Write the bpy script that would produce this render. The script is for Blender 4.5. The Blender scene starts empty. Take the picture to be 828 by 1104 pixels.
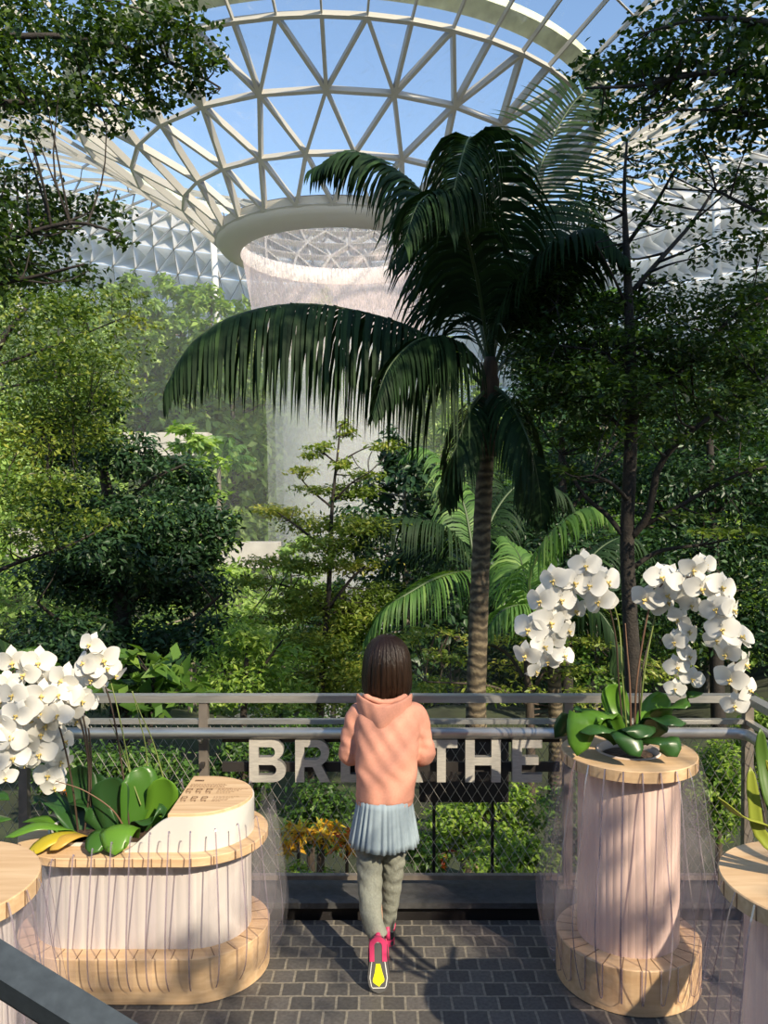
import bpy, bmesh, math, random
import numpy as np
from mathutils import Vector, Matrix, Euler
R = math.radians
SC = bpy.context.scene
COL = SC.collection
rng = np.random.default_rng(7)
random.seed(7)

# ------------------------------------------------------------------ camera
FPX, CX, CY = 895.0, 414.0, 552.0
PITCH = R(1.1)
CAM = np.array([0.0, 0.0, 1.95])
_f = np.array([0, math.cos(PITCH), -math.sin(PITCH)])
_u = np.array([0, math.sin(PITCH), math.cos(PITCH)])
_r = np.array([1.0, 0, 0])


def ray(px, py):
    return _f + _r * (px - CX) / FPX + _u * (CY - py) / FPX


def P(px, py, Y):
    """world point seen at a pixel of the photograph at depth Y"""
    d = ray(px, py)
    return CAM + d * (Y / d[1])


def G(px, py, z):
    d = ray(px, py)
    return CAM + d * ((z - CAM[2]) / d[2])


cam_d = bpy.data.cameras.new('camera')
cam = bpy.data.objects.new('camera', cam_d)
COL.objects.link(cam)
cam.location = CAM
cam.rotation_euler = (math.pi / 2 - PITCH, 0, 0)
cam_d.sensor_fit = 'VERTICAL'
cam_d.sensor_height = 36.0
cam_d.lens = FPX / 1104 * 36.0
cam_d.clip_end = 500
SC.camera = cam


# ------------------------------------------------------------------ mesh builder
class MB:
    def __init__(self):
        self.v, self.f, self.m, self.r = [], [], [], []
        self.n = 0

    def add(self, verts, faces, mat=0, rnd=None):
        verts = np.asarray(verts, float).reshape(-1, 3)
        b = self.n
        self.v.append(verts)
        for i, f in enumerate(faces):
            self.f.append([b + int(k) for k in f])
            self.m.append(mat)
            self.r.append(rnd if rnd is not None else 0.5)
        self.n += len(verts)
        return self

    def box(self, c, s, rot=None, mat=0):
        c = np.asarray(c, float)
        s = np.asarray(s, float) / 2
        v = np.array([[x, y, z] for x in (-1, 1) for y in (-1, 1) for z in (-1, 1)], float) * s
        if rot is not None:
            v = v @ np.asarray(rot, float).T
        return self.add(v + c, [(0, 1, 3, 2), (4, 6, 7, 5), (0, 4, 5, 1), (2, 3, 7, 6), (0, 2, 6, 4), (1, 5, 7, 3)], mat)

    def beam(self, a, b, w, h, up=(0, 0, 1), mat=0):
        """box from a to b, w wide, h along up"""
        a, b, up = np.asarray(a, float), np.asarray(b, float), np.asarray(up, float)
        d = b - a
        L = np.linalg.norm(d)
        d = d / L
        s = np.cross(d, up)
        s /= np.linalg.norm(s) + 1e-9
        u = np.cross(s, d)
        return self.box((a + b) / 2, (L, w, h), np.stack([d, s, u], 1), mat)

    def tube(self, pts, rad, sides=8, mat=0, cap=True, flat=1.0, rnd=None):
        pts = np.asarray(pts, float)
        n = len(pts)
        rad = np.broadcast_to(np.asarray(rad, float), (n,))
        t = np.gradient(pts, axis=0)
        t /= np.linalg.norm(t, axis=1)[:, None] + 1e-12
        ref = np.array([0, 0, 1.0]) if abs(t[0][2]) < 0.9 else np.array([1.0, 0, 0])
        nrm = np.cross(t[0], ref)
        nrm /= np.linalg.norm(nrm)
        vs = []
        ang = np.arange(sides) * 2 * math.pi / sides
        for i in range(n):
            nrm = nrm - t[i] * np.dot(nrm, t[i])
            nrm /= np.linalg.norm(nrm) + 1e-12
            bn = np.cross(t[i], nrm)
            vs.append(pts[i] + rad[i] * (np.cos(ang)[:, None] * nrm + flat * np.sin(ang)[:, None] * bn))
        fs = []
        for i in range(n - 1):
            for k in range(sides):
                k2 = (k + 1) % sides
                fs.append((i * sides + k, i * sides + k2, (i + 1) * sides + k2, (i + 1) * sides + k))
        if cap:
            fs.append(tuple(range(sides))[::-1])
            fs.append(tuple((n - 1) * sides + k for k in range(sides)))
        return self.add(np.concatenate(vs), fs, mat, rnd)

    def loft(self, secs, cap=True, closed=True, mat=0):
        secs = [np.asarray(s, float) for s in secs]
        k = len(secs[0])
        fs = []
        for i in range(len(secs) - 1):
            for j in range(k if closed else k - 1):
                j2 = (j + 1) % k
                fs.append((i * k + j, i * k + j2, (i + 1) * k + j2, (i + 1) * k + j))
        if cap:
            fs.append(tuple(range(k))[::-1])
            fs.append(tuple((len(secs) - 1) * k + j for j in range(k)))
        return self.add(np.concatenate(secs), fs, mat)

    def lathe(self, prof, n=48, c=(0, 0, 0), mat=0, cap=True):
        a = np.arange(n) * 2 * math.pi / n
        return self.loft([np.stack([r * np.cos(a) + c[0], r * np.sin(a) + c[1], np.full(n, z + c[2])], 1) for r, z in prof], cap=cap, mat=mat)

    def prism(self, outline, z0, z1, mat=0):
        o = np.asarray(outline, float)
        return self.loft([np.c_[o, np.full(len(o), z0)], np.c_[o, np.full(len(o), z1)]], mat=mat)

    def build(self, name, mats, parent=None, smooth=False, off=None, rot=None):
        v = np.concatenate(self.v) if self.v else np.zeros((0, 3))
        if off is None and parent is not None:
            off = np.array(parent.matrix_basis.translation)
        if off is not None:
            v = v - np.asarray(off, float)
        me = bpy.data.meshes.new(name)
        me.from_pydata([tuple(p) for p in v], [], self.f)
        mats = mats if isinstance(mats, (list, tuple)) else [mats]
        for m in mats:
            me.materials.append(m)
        if len(mats) > 1:
            me.polygons.foreach_set('material_index', self.m)
        at = me.attributes.new('rnd', 'FLOAT', 'FACE')
        at.data.foreach_set('value', np.asarray(self.r, np.float32))
        if smooth:
            me.polygons.foreach_set('use_smooth', [True] * len(self.f))
        me.update()
        return link(name, me, parent)


def link(name, me, parent=None):
    o = bpy.data.objects.new(name, me)
    COL.objects.link(o)
    if parent is not None:
        o.parent = parent
    return o


def fast_mesh(name, verts, tris, rnd, mat, parent=None, smooth=False):
    """triangles only; rnd per triangle"""
    if parent is not None:
        verts = verts - np.array(parent.matrix_basis.translation)
    me = bpy.data.meshes.new(name)
    nv, nf = len(verts), len(tris)
    me.vertices.add(nv)
    me.vertices.foreach_set('co', np.ascontiguousarray(verts, np.float32).ravel())
    me.loops.add(nf * 3)
    me.loops.foreach_set('vertex_index', np.ascontiguousarray(tris, np.int32).ravel())
    me.polygons.add(nf)
    me.polygons.foreach_set('loop_start', np.arange(nf, dtype=np.int32) * 3)
    if smooth:
        me.polygons.foreach_set('use_smooth', np.ones(nf, bool))
    at = me.attributes.new('rnd', 'FLOAT', 'FACE')
    at.data.foreach_set('value', np.asarray(rnd, np.float32))
    me.materials.append(mat)
    me.update(calc_edges=True)
    return link(name, me, parent)


def tag(o, label=None, cat=None, group=None, kind=None):
    if label: o['label'] = label
    if cat: o['category'] = cat
    if group: o['group'] = group
    if kind: o['kind'] = kind
    return o


def thing(name, label, cat, loc=(0, 0, 0), group=None):
    o = bpy.data.objects.new(name, None)
    COL.objects.link(o)
    o.location = loc
    o.empty_display_size = 0.1
    return tag(o, label, cat, group)


KIDS = {}


def copy_tree(o, parent=None):
    c = o.copy()
    COL.objects.link(c)
    c.parent = parent
    for ch in list(o.children):
        copy_tree(ch, c)
    return c


def bez(pts, n):
    """smooth curve through control points (Catmull-Rom)"""
    p = np.asarray(pts, float)
    p = np.concatenate([[2 * p[0] - p[1]], p, [2 * p[-1] - p[-2]]])
    out = []
    segs = len(p) - 3
    for t in np.linspace(0, segs, n):
        i = min(int(t), segs - 1)
        u = t - i
        a, b, c, d = p[i:i + 4]
        out.append(0.5 * (2 * b + (c - a) * u + (2 * a - 5 * b + 4 * c - d) * u * u + (3 * b - a - 3 * c + d) * u ** 3))
    return np.array(out)


def unit(v):
    v = np.asarray(v, float)
    return v / (np.linalg.norm(v, axis=-1, keepdims=True) + 1e-12)


# ------------------------------------------------------------------ materials
def mat(name):
    m = bpy.data.materials.new(name)
    m.use_nodes = True
    nt = m.node_tree
    for n in list(nt.nodes):
        nt.nodes.remove(n)
    out = nt.nodes.new('ShaderNodeOutputMaterial')
    return m, nt, out


def N(nt, t, **kw):
    n = nt.nodes.new(t)
    for k, v in kw.items():
        if k in n.inputs:
            n.inputs[k].default_value = v
        else:
            setattr(n, k, v)
    return n


def ramp(nt, stops):
    n = nt.nodes.new('ShaderNodeValToRGB')
    e = n.color_ramp.elements
    while len(e) > 1:
        e.remove(e[-1])
    e[0].position, e[0].color = stops[0][0], (*stops[0][1], 1)
    for p, c in stops[1:]:
        k = e.new(p)
        k.color = (*c, 1)
    return n


def srgb(r, g, b):
    f = lambda c: (c / 255 / 12.92) if c / 255 <= .04045 else ((c / 255 + .055) / 1.055) ** 2.4
    return (f(r), f(g), f(b))


def simple(name, col, rough=.5, metal=0.0, noise=0.0, nscale=20.0, bump=0.0, bscale=60.0, stretch=None, trans=0.0, spec=.5):
    m, nt, out = mat(name)
    b = N(nt, 'ShaderNodeBsdfPrincipled', Roughness=rough, Metallic=metal)
    b.inputs['Specular IOR Level'].default_value = spec
    b.inputs['Base Color'].default_value = (*col, 1)
    tc = N(nt, 'ShaderNodeTexCoord')
    vec = tc.outputs['Object']
    if stretch:
        mp = N(nt, 'ShaderNodeMapping')
        mp.inputs['Scale'].default_value = stretch
        nt.links.new(vec, mp.inputs['Vector'])
        vec = mp.outputs['Vector']
    if noise:
        nz = N(nt, 'ShaderNodeTexNoise', Scale=nscale, Detail=4.0)
        nt.links.new(vec, nz.inputs['Vector'])
        lo = tuple(max(0, c * (1 - noise)) for c in col)
        hi = tuple(min(1, c * (1 + noise)) for c in col)
        rp = ramp(nt, [(.3, lo), (.7, hi)])
        nt.links.new(nz.outputs['Fac'], rp.inputs['Fac'])
        nt.links.new(rp.outputs['Color'], b.inputs['Base Color'])
    if bump:
        nb = N(nt, 'ShaderNodeTexNoise', Scale=bscale, Detail=5.0)
        nt.links.new(vec, nb.inputs['Vector'])
        bp = N(nt, 'ShaderNodeBump', Strength=bump, Distance=.02)
        nt.links.new(nb.outputs['Fac'], bp.inputs['Height'])
        nt.links.new(bp.outputs['Normal'], b.inputs['Normal'])
    sh = b.outputs[0]
    if trans:
        tl = N(nt, 'ShaderNodeBsdfTranslucent')
        tl.inputs['Color'].default_value = (*col, 1)
        mx = N(nt, 'ShaderNodeMixShader', Fac=trans)
        nt.links.new(sh, mx.inputs[1])
        nt.links.new(tl.outputs[0], mx.inputs[2])
        sh = mx.outputs[0]
    nt.links.new(sh, out.inputs[0])
    return m


def leafmat(name, stops, trans=.35, rough=.42, tcol=None, spec=.4):
    """colour differs leaf by leaf through the 'rnd' attribute"""
    m, nt, out = mat(name)
    at = N(nt, 'ShaderNodeAttribute', attribute_name='rnd')
    rp = ramp(nt, stops)
    nt.links.new(at.outputs['Fac'], rp.inputs['Fac'])
    b = N(nt, 'ShaderNodeBsdfPrincipled', Roughness=rough)
    b.inputs['Specular IOR Level'].default_value = spec
    nt.links.new(rp.outputs['Color'], b.inputs['Base Color'])
    tl = N(nt, 'ShaderNodeBsdfTranslucent')
    mul = N(nt, 'ShaderNodeMixRGB', blend_type='MULTIPLY', Fac=1.0)
    mul.inputs[2].default_value = (*(tcol or (1.5, 1.6, .55)), 1)
    nt.links.new(rp.outputs['Color'], mul.inputs[1])
    nt.links.new(mul.outputs[0], tl.inputs['Color'])
    mx = N(nt, 'ShaderNodeMixShader', Fac=trans)
    nt.links.new(b.outputs[0], mx.inputs[1])
    nt.links.new(tl.outputs[0], mx.inputs[2])
    nt.links.new(mx.outputs[0], out.inputs[0])
    return m


M = {}
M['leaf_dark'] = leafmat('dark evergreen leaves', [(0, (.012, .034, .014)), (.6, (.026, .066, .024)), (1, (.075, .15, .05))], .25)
M['leaf_mid'] = leafmat('mid green leaves', [(0, (.03, .075, .015)), (.55, (.08, .17, .03)), (1, (.19, .30, .055))], .35)
M['leaf_light'] = leafmat('yellow green leaves', [(0, (.06, .13, .02)), (.5, (.17, .28, .04)), (1, (.36, .46, .08))], .4)
M['leaf_gold'] = leafmat('golden green leaves', [(0, (.07, .12, .02)), (.5, (.20, .27, .045)), (1, (.48, .45, .10))], .42)
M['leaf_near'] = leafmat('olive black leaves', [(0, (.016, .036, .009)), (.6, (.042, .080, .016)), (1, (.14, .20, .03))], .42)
M['leaf_olive'] = leafmat('olive green leaves', [(0, (.035, .07, .012)), (.5, (.095, .155, .024)), (1, (.33, .36, .06))], .4)
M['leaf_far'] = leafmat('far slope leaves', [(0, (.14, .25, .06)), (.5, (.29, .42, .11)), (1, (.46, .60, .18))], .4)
M['croton'] = leafmat('croton leaves', [(0, (.30, .02, .01)), (.35, (.65, .12, .02)), (.6, (.75, .42, .03)), (.8, (.35, .35, .03)), (1, (.06, .15, .02))], .35, tcol=(1.3, 1.1, .6))
M['croton_yellow'] = leafmat('yellow croton leaves', [(0, (.45, .10, .01)), (.3, (.72, .42, .03)), (.7, (.80, .60, .06)), (1, (.18, .26, .03))], .35, tcol=(1.2, 1.1, .6))
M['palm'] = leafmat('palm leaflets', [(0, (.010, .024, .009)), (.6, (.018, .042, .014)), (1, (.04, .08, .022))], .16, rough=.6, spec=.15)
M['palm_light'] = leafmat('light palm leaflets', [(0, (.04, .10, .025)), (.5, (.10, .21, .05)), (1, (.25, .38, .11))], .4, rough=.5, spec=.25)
M['orchid_leaf'] = leafmat('orchid leaves', [(0, (.025, .075, .014)), (.5, (.06, .16, .02)), (1, (.14, .30, .03))], .3, rough=.3)
M['orchid_dark'] = leafmat('deep orchid leaves', [(0, (.018, .05, .016)), (.5, (.03, .09, .02)), (1, (.05, .13, .03))], .2, rough=.3)
M['yellow_leaf'] = leafmat('yellowing leaf', [(0, (.30, .34, .02)), (.5, (.55, .45, .03)), (1, (.62, .38, .08))], .3, tcol=(1.2, 1.1, .5))
M['bark'] = simple('bark', (.055, .040, .028), .85, noise=.5, nscale=18, bump=.6, bscale=40, stretch=(1, 1, .3))
M['bark_dark'] = simple('dark bark', (.022, .017, .013), .85, noise=.4, nscale=18, bump=.5)
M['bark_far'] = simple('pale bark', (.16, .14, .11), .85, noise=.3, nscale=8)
M['steel'] = simple('brushed steel', (.50, .49, .46), .38, .75, noise=.12, nscale=8, stretch=(1, 8, 8))
M['steel_post'] = simple('bronze grey post', (.23, .20, .17), .5, .5, noise=.15, nscale=20)
M['wire'] = simple('steel wire', (.30, .28, .25), .45, .7)
M['letter'] = simple('brushed letter steel', (.60, .57, .51), .42, .45, noise=.12, nscale=30, stretch=(1, 1, 6))
M['letter_side'] = simple('letter edge', (.26, .25, .24), .5, .5)
M['dark_bar'] = simple('dark bar', (.03, .026, .024), .55, .2)
M['slate'] = simple('slate grey paint', (.050, .062, .072), .45, .2, noise=.2, nscale=40)
M['slate_dark'] = simple('dark underside', (.018, .013, .014), .6)
M['concrete'] = simple('concrete', (.45, .43, .39), .85, noise=.2, nscale=.8, bump=.2, bscale=12)
M['kerb'] = simple('dark stone kerb', (.055, .055, .056), .6, noise=.25, nscale=30, bump=.1)
M['kerb_face'] = simple('black kerb face', (.012, .010, .010), .6)
M['skin'] = simple('skin', (.52, .30, .19), .5, trans=.05)
M['white_trunk'] = simple('support column paint', (.72, .72, .70), .5)
# ------------------------------------------------------------------ wood, acrylic, water, glass
def wood_mat(name, a, b, scale=1.0, across=(1.2, 14, 14)):
    m, nt, out = mat(name)
    tc = N(nt, 'ShaderNodeTexCoord')
    mp = N(nt, 'ShaderNodeMapping')
    mp.inputs['Scale'].default_value = tuple(scale * c for c in across)
    nt.links.new(tc.outputs['Object'], mp.inputs['Vector'])
    nz = N(nt, 'ShaderNodeTexNoise', Scale=3.0, Detail=6.0, Distortion=.6)
    nt.links.new(mp.outputs['Vector'], nz.inputs['Vector'])
    rp = ramp(nt, [(.3, a), (.72, b)])
    nt.links.new(nz.outputs['Fac'], rp.inputs['Fac'])
    bs = N(nt, 'ShaderNodeBsdfPrincipled', Roughness=.5)
    bs.inputs['Specular IOR Level'].default_value = .3
    nt.links.new(rp.outputs['Color'], bs.inputs['Base Color'])
    bp = N(nt, 'ShaderNodeBump', Strength=.08, Distance=.005)
    nt.links.new(nz.outputs['Fac'], bp.inputs['Height'])
    nt.links.new(bp.outputs['Normal'], bs.inputs['Normal'])
    nt.links.new(bs.outputs[0], out.inputs[0])
    return m


M['wood'] = wood_mat('pale ash wood', srgb(190, 156, 118), srgb(212, 182, 145))
M['wood_line'] = simple('engraved line', srgb(112, 84, 58), .7)
M['white_paint'] = simple('satin white shell', (.58, .565, .53), .45)
M['pot'] = simple('pot liner', (.62, .50, .44), .5)
M['soil'] = simple('bark chip soil', (.05, .028, .016), .9, noise=.7, nscale=60, bump=.8, bscale=50)


def column_mat(name, col, em=0):
    """fluted frosted acrylic skin: vertical flutes as bump"""
    m, nt, out = mat(name)
    b = N(nt, 'ShaderNodeBsdfPrincipled', Roughness=.35)
    b.inputs['Base Color'].default_value = (*col, 1)
    b.inputs['Specular IOR Level'].default_value = .4
    tl = N(nt, 'ShaderNodeBsdfTranslucent')
    tl.inputs['Color'].default_value = (*col, 1)
    mx = N(nt, 'ShaderNodeMixShader', Fac=.18)
    nt.links.new(b.outputs[0], mx.inputs[1])
    nt.links.new(tl.outputs[0], mx.inputs[2])
    nt.links.new(mx.outputs[0], out.inputs[0])
    return m


M['column_white'] = column_mat('frosted white skin', (.68, .62, .585))
M['column_pink'] = column_mat('frosted pink skin', (.80, .60, .52))


def clear_mat(name, white=.05, tint=(.97, .96, .98), gloss=.06, rough=.04, dcol=(.9, .88, .92)):
    m, nt, out = mat(name)
    t = N(nt, 'ShaderNodeBsdfTransparent')
    t.inputs['Color'].default_value = (*tint, 1)
    d = N(nt, 'ShaderNodeBsdfDiffuse')
    d.inputs['Color'].default_value = (*dcol, 1)
    g = N(nt, 'ShaderNodeBsdfGlossy', Roughness=rough)
    fr = N(nt, 'ShaderNodeFresnel', IOR=1.35)
    m1 = N(nt, 'ShaderNodeMixShader', Fac=white)
    nt.links.new(t.outputs[0], m1.inputs[1])
    nt.links.new(d.outputs[0], m1.inputs[2])
    m2 = N(nt, 'ShaderNodeMixShader')
    if gloss is None:
        nt.links.new(fr.outputs[0], m2.inputs[0])
    else:
        m2.inputs[0].default_value = gloss
    nt.links.new(m1.outputs[0], m2.inputs[1])
    nt.links.new(g.outputs[0], m2.inputs[2])
    nt.links.new(m2.outputs[0], out.inputs[0])
    return m


M['acrylic'] = clear_mat('clear acrylic sheet', .016, tint=(.985, .978, .985), gloss=.018)
M['acrylic_edge'] = clear_mat('acrylic cut edge', .40, tint=(.55, .47, .53), gloss=.18, rough=.2, dcol=(.42, .36, .42))


def glass_mat():
    m, nt, out = mat('streaky roof glass')
    tc = N(nt, 'ShaderNodeTexCoord')
    nz = N(nt, 'ShaderNodeTexNoise', Scale=1.3, Detail=7.0, Distortion=1.2)
    nt.links.new(tc.outputs['Object'], nz.inputs['Vector'])
    rp = ramp(nt, [(.44, (.012,) * 3), (.62, (.06,) * 3), (.74, (.22,) * 3)])
    nt.links.new(nz.outputs['Fac'], rp.inputs['Fac'])
    t = N(nt, 'ShaderNodeBsdfTransparent')
    t.inputs['Color'].default_value = (.97, .985, .99, 1)
    d = N(nt, 'ShaderNodeBsdfTranslucent')
    d.inputs['Color'].default_value = (.9, .93, .95, 1)
    m1 = N(nt, 'ShaderNodeMixShader')
    nt.links.new(rp.outputs['Color'], m1.inputs[0])
    nt.links.new(t.outputs[0], m1.inputs[1])
    nt.links.new(d.outputs[0], m1.inputs[2])
    nt.links.new(m1.outputs[0], out.inputs[0])
    return m


M['roof_glass'] = glass_mat()


def water_mat(name, lo, hi, col, xs=26.0, zs=1.2, dots=True):
    """falling water: vertical streaks and droplets of differing density"""
    m, nt, out = mat(name)
    tc = N(nt, 'ShaderNodeTexCoord')
    mp = N(nt, 'ShaderNodeMapping')
    mp.inputs['Scale'].default_value = (xs / 10, xs / 10, zs / 10)
    nt.links.new(tc.outputs['Object'], mp.inputs['Vector'])
    nz = N(nt, 'ShaderNodeTexNoise', Scale=6.0, Detail=6.0, Roughness=.65)
    nt.links.new(mp.outputs['Vector'], nz.inputs['Vector'])
    rp = ramp(nt, [(.34, (lo,) * 3), (.66, (hi,) * 3)])
    nt.links.new(nz.outputs['Fac'], rp.inputs['Fac'])
    t = N(nt, 'ShaderNodeBsdfTransparent')
    d = N(nt, 'ShaderNodeBsdfDiffuse')
    d.inputs['Color'].default_value = (*col, 1)
    tl = N(nt, 'ShaderNodeBsdfTranslucent')
    tl.inputs['Color'].default_value = (*col, 1)
    m0 = N(nt, 'ShaderNodeMixShader', Fac=.5)
    nt.links.new(d.outputs[0], m0.inputs[1])
    nt.links.new(tl.outputs[0], m0.inputs[2])
    m1 = N(nt, 'ShaderNodeMixShader')
    nt.links.new(rp.outputs['Color'], m1.inputs[0])
    nt.links.new(t.outputs[0], m1.inputs[1])
    nt.links.new(m0.outputs[0], m1.inputs[2])
    nt.links.new(m1.outputs[0], out.inputs[0])
    return m


M['water_sheet'] = water_mat('water sheet at the lip', .16, .88, (.90, .76, .77), xs=26, zs=3)
M['water_fall'] = water_mat('falling water', .07, .27, (.90, .92, .94), xs=34, zs=9)


def floor_mat():
    m, nt, out = mat('dark cobble paving')
    tc = N(nt, 'ShaderNodeTexCoord')
    br = N(nt, 'ShaderNodeTexBrick', Scale=1.0)
    br.offset = .5
    br.inputs['Color1'].default_value = (*srgb(92, 88, 84), 1)
    br.inputs['Color2'].default_value = (*srgb(66, 64, 62), 1)
    br.inputs['Mortar'].default_value = (*srgb(124, 118, 106), 1)
    br.inputs['Brick Width'].default_value = .088
    br.inputs['Row Height'].default_value = .088
    br.inputs['Mortar Size'].default_value = .0055
    br.inputs['Mortar Smooth'].default_value = .25
    nzw = N(nt, 'ShaderNodeTexNoise', Scale=9.0, Detail=2.0)
    nt.links.new(tc.outputs['Object'], nzw.inputs['Vector'])
    mixv = N(nt, 'ShaderNodeMixRGB', Fac=.012)
    nt.links.new(tc.outputs['Object'], mixv.inputs[1])
    nt.links.new(nzw.outputs['Color'], mixv.inputs[2])
    nt.links.new(mixv.outputs[0], br.inputs['Vector'])
    nz = N(nt, 'ShaderNodeTexNoise', Scale=70.0, Detail=5.0)
    nt.links.new(tc.outputs['Object'], nz.inputs['Vector'])
    rp = ramp(nt, [(.3, (.72,) * 3), (.7, (1.25,) * 3)])
    nt.links.new(nz.outputs['Fac'], rp.inputs['Fac'])
    mul = N(nt, 'ShaderNodeMixRGB', blend_type='MULTIPLY', Fac=1.0)
    nt.links.new(br.outputs['Color'], mul.inputs[1])
    nt.links.new(rp.outputs['Color'], mul.inputs[2])
    b = N(nt, 'ShaderNodeBsdfPrincipled', Roughness=.6)
    nt.links.new(mul.outputs[0], b.inputs['Base Color'])
    bp = N(nt, 'ShaderNodeBump', Strength=.5, Distance=.006)
    inv = N(nt, 'ShaderNodeMath', operation='SUBTRACT')
    inv.inputs[0].default_value = 1.0
    nt.links.new(br.outputs['Fac'], inv.inputs[1])
    ad = N(nt, 'ShaderNodeMath', operation='MULTIPLY_ADD')
    ad.inputs[1].default_value = .4
    nt.links.new(nz.outputs['Fac'], ad.inputs[0])
    nt.links.new(inv.outputs[0], ad.inputs[2])
    nt.links.new(ad.outputs[0], bp.inputs['Height'])
    nt.links.new(bp.outputs['Normal'], b.inputs['Normal'])
    nt.links.new(b.outputs[0], out.inputs[0])
    return m


M['floor'] = floor_mat()
M['ground'] = simple('planted earth', (.035, .045, .018), .95, noise=.6, nscale=.9, bump=.5, bscale=3)
M['pool'] = simple('pool water', (.10, .12, .12), .15)
M['shell_white'] = simple('white shade panel', (.92, .92, .90), .55, trans=.5)
M['shell_beam'] = simple('cream steel beam', (.38, .365, .33), .5)
M['gutter'] = simple('pale roof walkway', (.55, .60, .45), .7, noise=.25, nscale=1.5)
M['collar'] = simple('grey collar', (.50, .475, .44), .6)
M['collar_inner'] = simple('pale inner lip', (.80, .74, .70), .5)

# ------------------------------------------------------------------ light
SUN_AZ, SUN_EL = R(143), R(36)      # clockwise from straight ahead
sd = bpy.data.lights.new('sun', 'SUN')
sd.energy = 6.6
sd.color = (1.0, .87, .66)
sd.angle = R(.6)
so = bpy.data.objects.new('sun', sd)
COL.objects.link(so)
tosun = Vector((math.sin(SUN_AZ) * math.cos(SUN_EL), math.cos(SUN_AZ) * math.cos(SUN_EL), math.sin(SUN_EL)))
so.rotation_euler = tosun.to_track_quat('Z', 'Y').to_euler()
so.location = tosun * 60
w = bpy.data.worlds.new('sky')
SC.world = w
w.use_nodes = True
nt = w.node_tree
bg = nt.nodes['Background']
sky = nt.nodes.new('ShaderNodeTexSky')
sky.sky_type = 'NISHITA'
sky.sun_disc = False
sky.sun_elevation = SUN_EL
sky.sun_rotation = SUN_AZ
sky.altitude = 50
sky.air_density = 1.2
sky.dust_density = .3
sky.ozone_density = 2.5
nt.links.new(sky.outputs[0], bg.inputs['Color'])
bg.inputs['Strength'].default_value = .20
SC.view_settings.view_transform = 'Standard'
SC.view_settings.look = 'None'
SC.view_settings.gamma = 1
SC.view_settings.use_curve_mapping = False
SC.view_settings.exposure = 0.2
SC.cycles.max_bounces = 6
SC.cycles.diffuse_bounces = 3
SC.cycles.glossy_bounces = 3
SC.cycles.transmission_bounces = 4
SC.cycles.transparent_max_bounces = 40
SC.cycles.volume_bounces = 0
SC.cycles.sample_clamp_indirect = 6
SC.cycles.use_denoising = True
SC.cycles.denoiser = 'OPENIMAGEDENOISE'
# ================================================================== SETTING
DX0, DX1, KY0, KY1 = -4.2, 1.80, 3.78, 4.02
mb = MB()
mb.box(((DX0 + DX1) / 2, (KY0 - 3.0) / 2, -.12), (DX1 - DX0, KY0 + 3.0, .24))
tag(mb.build('floor', M['floor']), kind='structure')
mb = MB()   # low stone kerb along the edge, dark recessed face
mb.box(((DX0 + DX1) / 2 + .1, (KY0 + KY1) / 2 + .01, .062), (DX1 - DX0 + .3, KY1 - KY0, .026), mat=0)
mb.box(((DX0 + DX1) / 2 + .1, (KY0 + KY1) / 2 + .03, -.06), (DX1 - DX0 + .3, KY1 - KY0 - .03, .22), mat=1)
mb.box((DX1 + .12, .5, .062), (.24, KY0 * 2 - 1.0, .026), mat=0)
mb.box((DX1 + .13, .5, -.06), (.20, KY0 * 2 - 1.0, .22), mat=1)
tag(mb.build('trim_1', [M['kerb'], M['kerb_face']]), kind='structure')

AX = np.array([-2.36, 45.0])         # axis of the glass funnel


def terrain(x, y):
    dx, dy = x - AX[0], y - AX[1]
    rho = np.hypot(dx, dy)
    ss = lambda a, b, t: (lambda u: u * u * (3 - 2 * u))(np.clip((t - a) / (b - a), 0, 1))
    far = -10 + 8 * ss(7, 20, rho) + 7 * ss(20, 34, rho) + 6 * ss(34, 48, rho)
    near = -10 + 7.5 * ss(8, 30, rho) + 1.3 * ss(30, 40, rho)
    wgt = ss(-.15, .75, -dy / (rho + 1e-6))
    return far * (1 - wgt) + near * wgt


gx = np.linspace(-75, 75, 121)
gy = np.concatenate([np.linspace(4.03, 12, 12), np.linspace(13, 110, 98)])
XX, YY = np.meshgrid(gx, gy)
ZZ = terrain(XX, YY) + .25 * np.sin(XX * .9) * np.cos(YY * .7) * (YY > 10)
nx = len(gx)
vs = np.stack([XX, YY, ZZ], -1).reshape(-1, 3)
ii = (np.arange(len(gy) - 1)[:, None] * nx + np.arange(nx - 1)[None]).ravel()
tr = np.concatenate([np.stack([ii, ii + 1, ii + nx + 1], 1), np.stack([ii, ii + nx + 1, ii + nx], 1)])
tag(fast_mesh('ground', vs, tr, np.full(len(tr), .5), M['ground'], smooth=True), kind='structure')
mb = MB()
mb.lathe([(9.5, -10.3), (9.5, -9.85)], 48, (AX[0], AX[1], 0))
tag(mb.build('pool_water', M['pool']), kind='structure')

mb = MB()      # unseen wall added behind the camera to cut ambient sky light
mb.box((-1.0, -3.4, 2.0), (24, .3, 6.0))
tag(mb.build('added_wall_back', M['concrete']), kind='structure')
# terrace parapets across the valley
mb = MB()


def slab(pxa, pxb, pyt, pyb, Y, dep=3.0):
    a, b = P(pxa, pyt, Y), P(pxb, pyb, Y)
    mb.box(((a[0] + b[0]) / 2, Y + dep / 2, (a[2] + b[2]) / 2), (b[0] - a[0], dep, a[2] - b[2]))


slab(118, 224, 466, 491, 44, 1.2)
tag(mb.build('terrace_wall', M['concrete']), kind='structure')
mb = MB()
slab(-60, 34, 571, 600, 26, 1)
slab(235, 300, 585, 612, 34, 1)
tag(mb.build('terrace_wall', M['concrete']), kind='structure')

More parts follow.
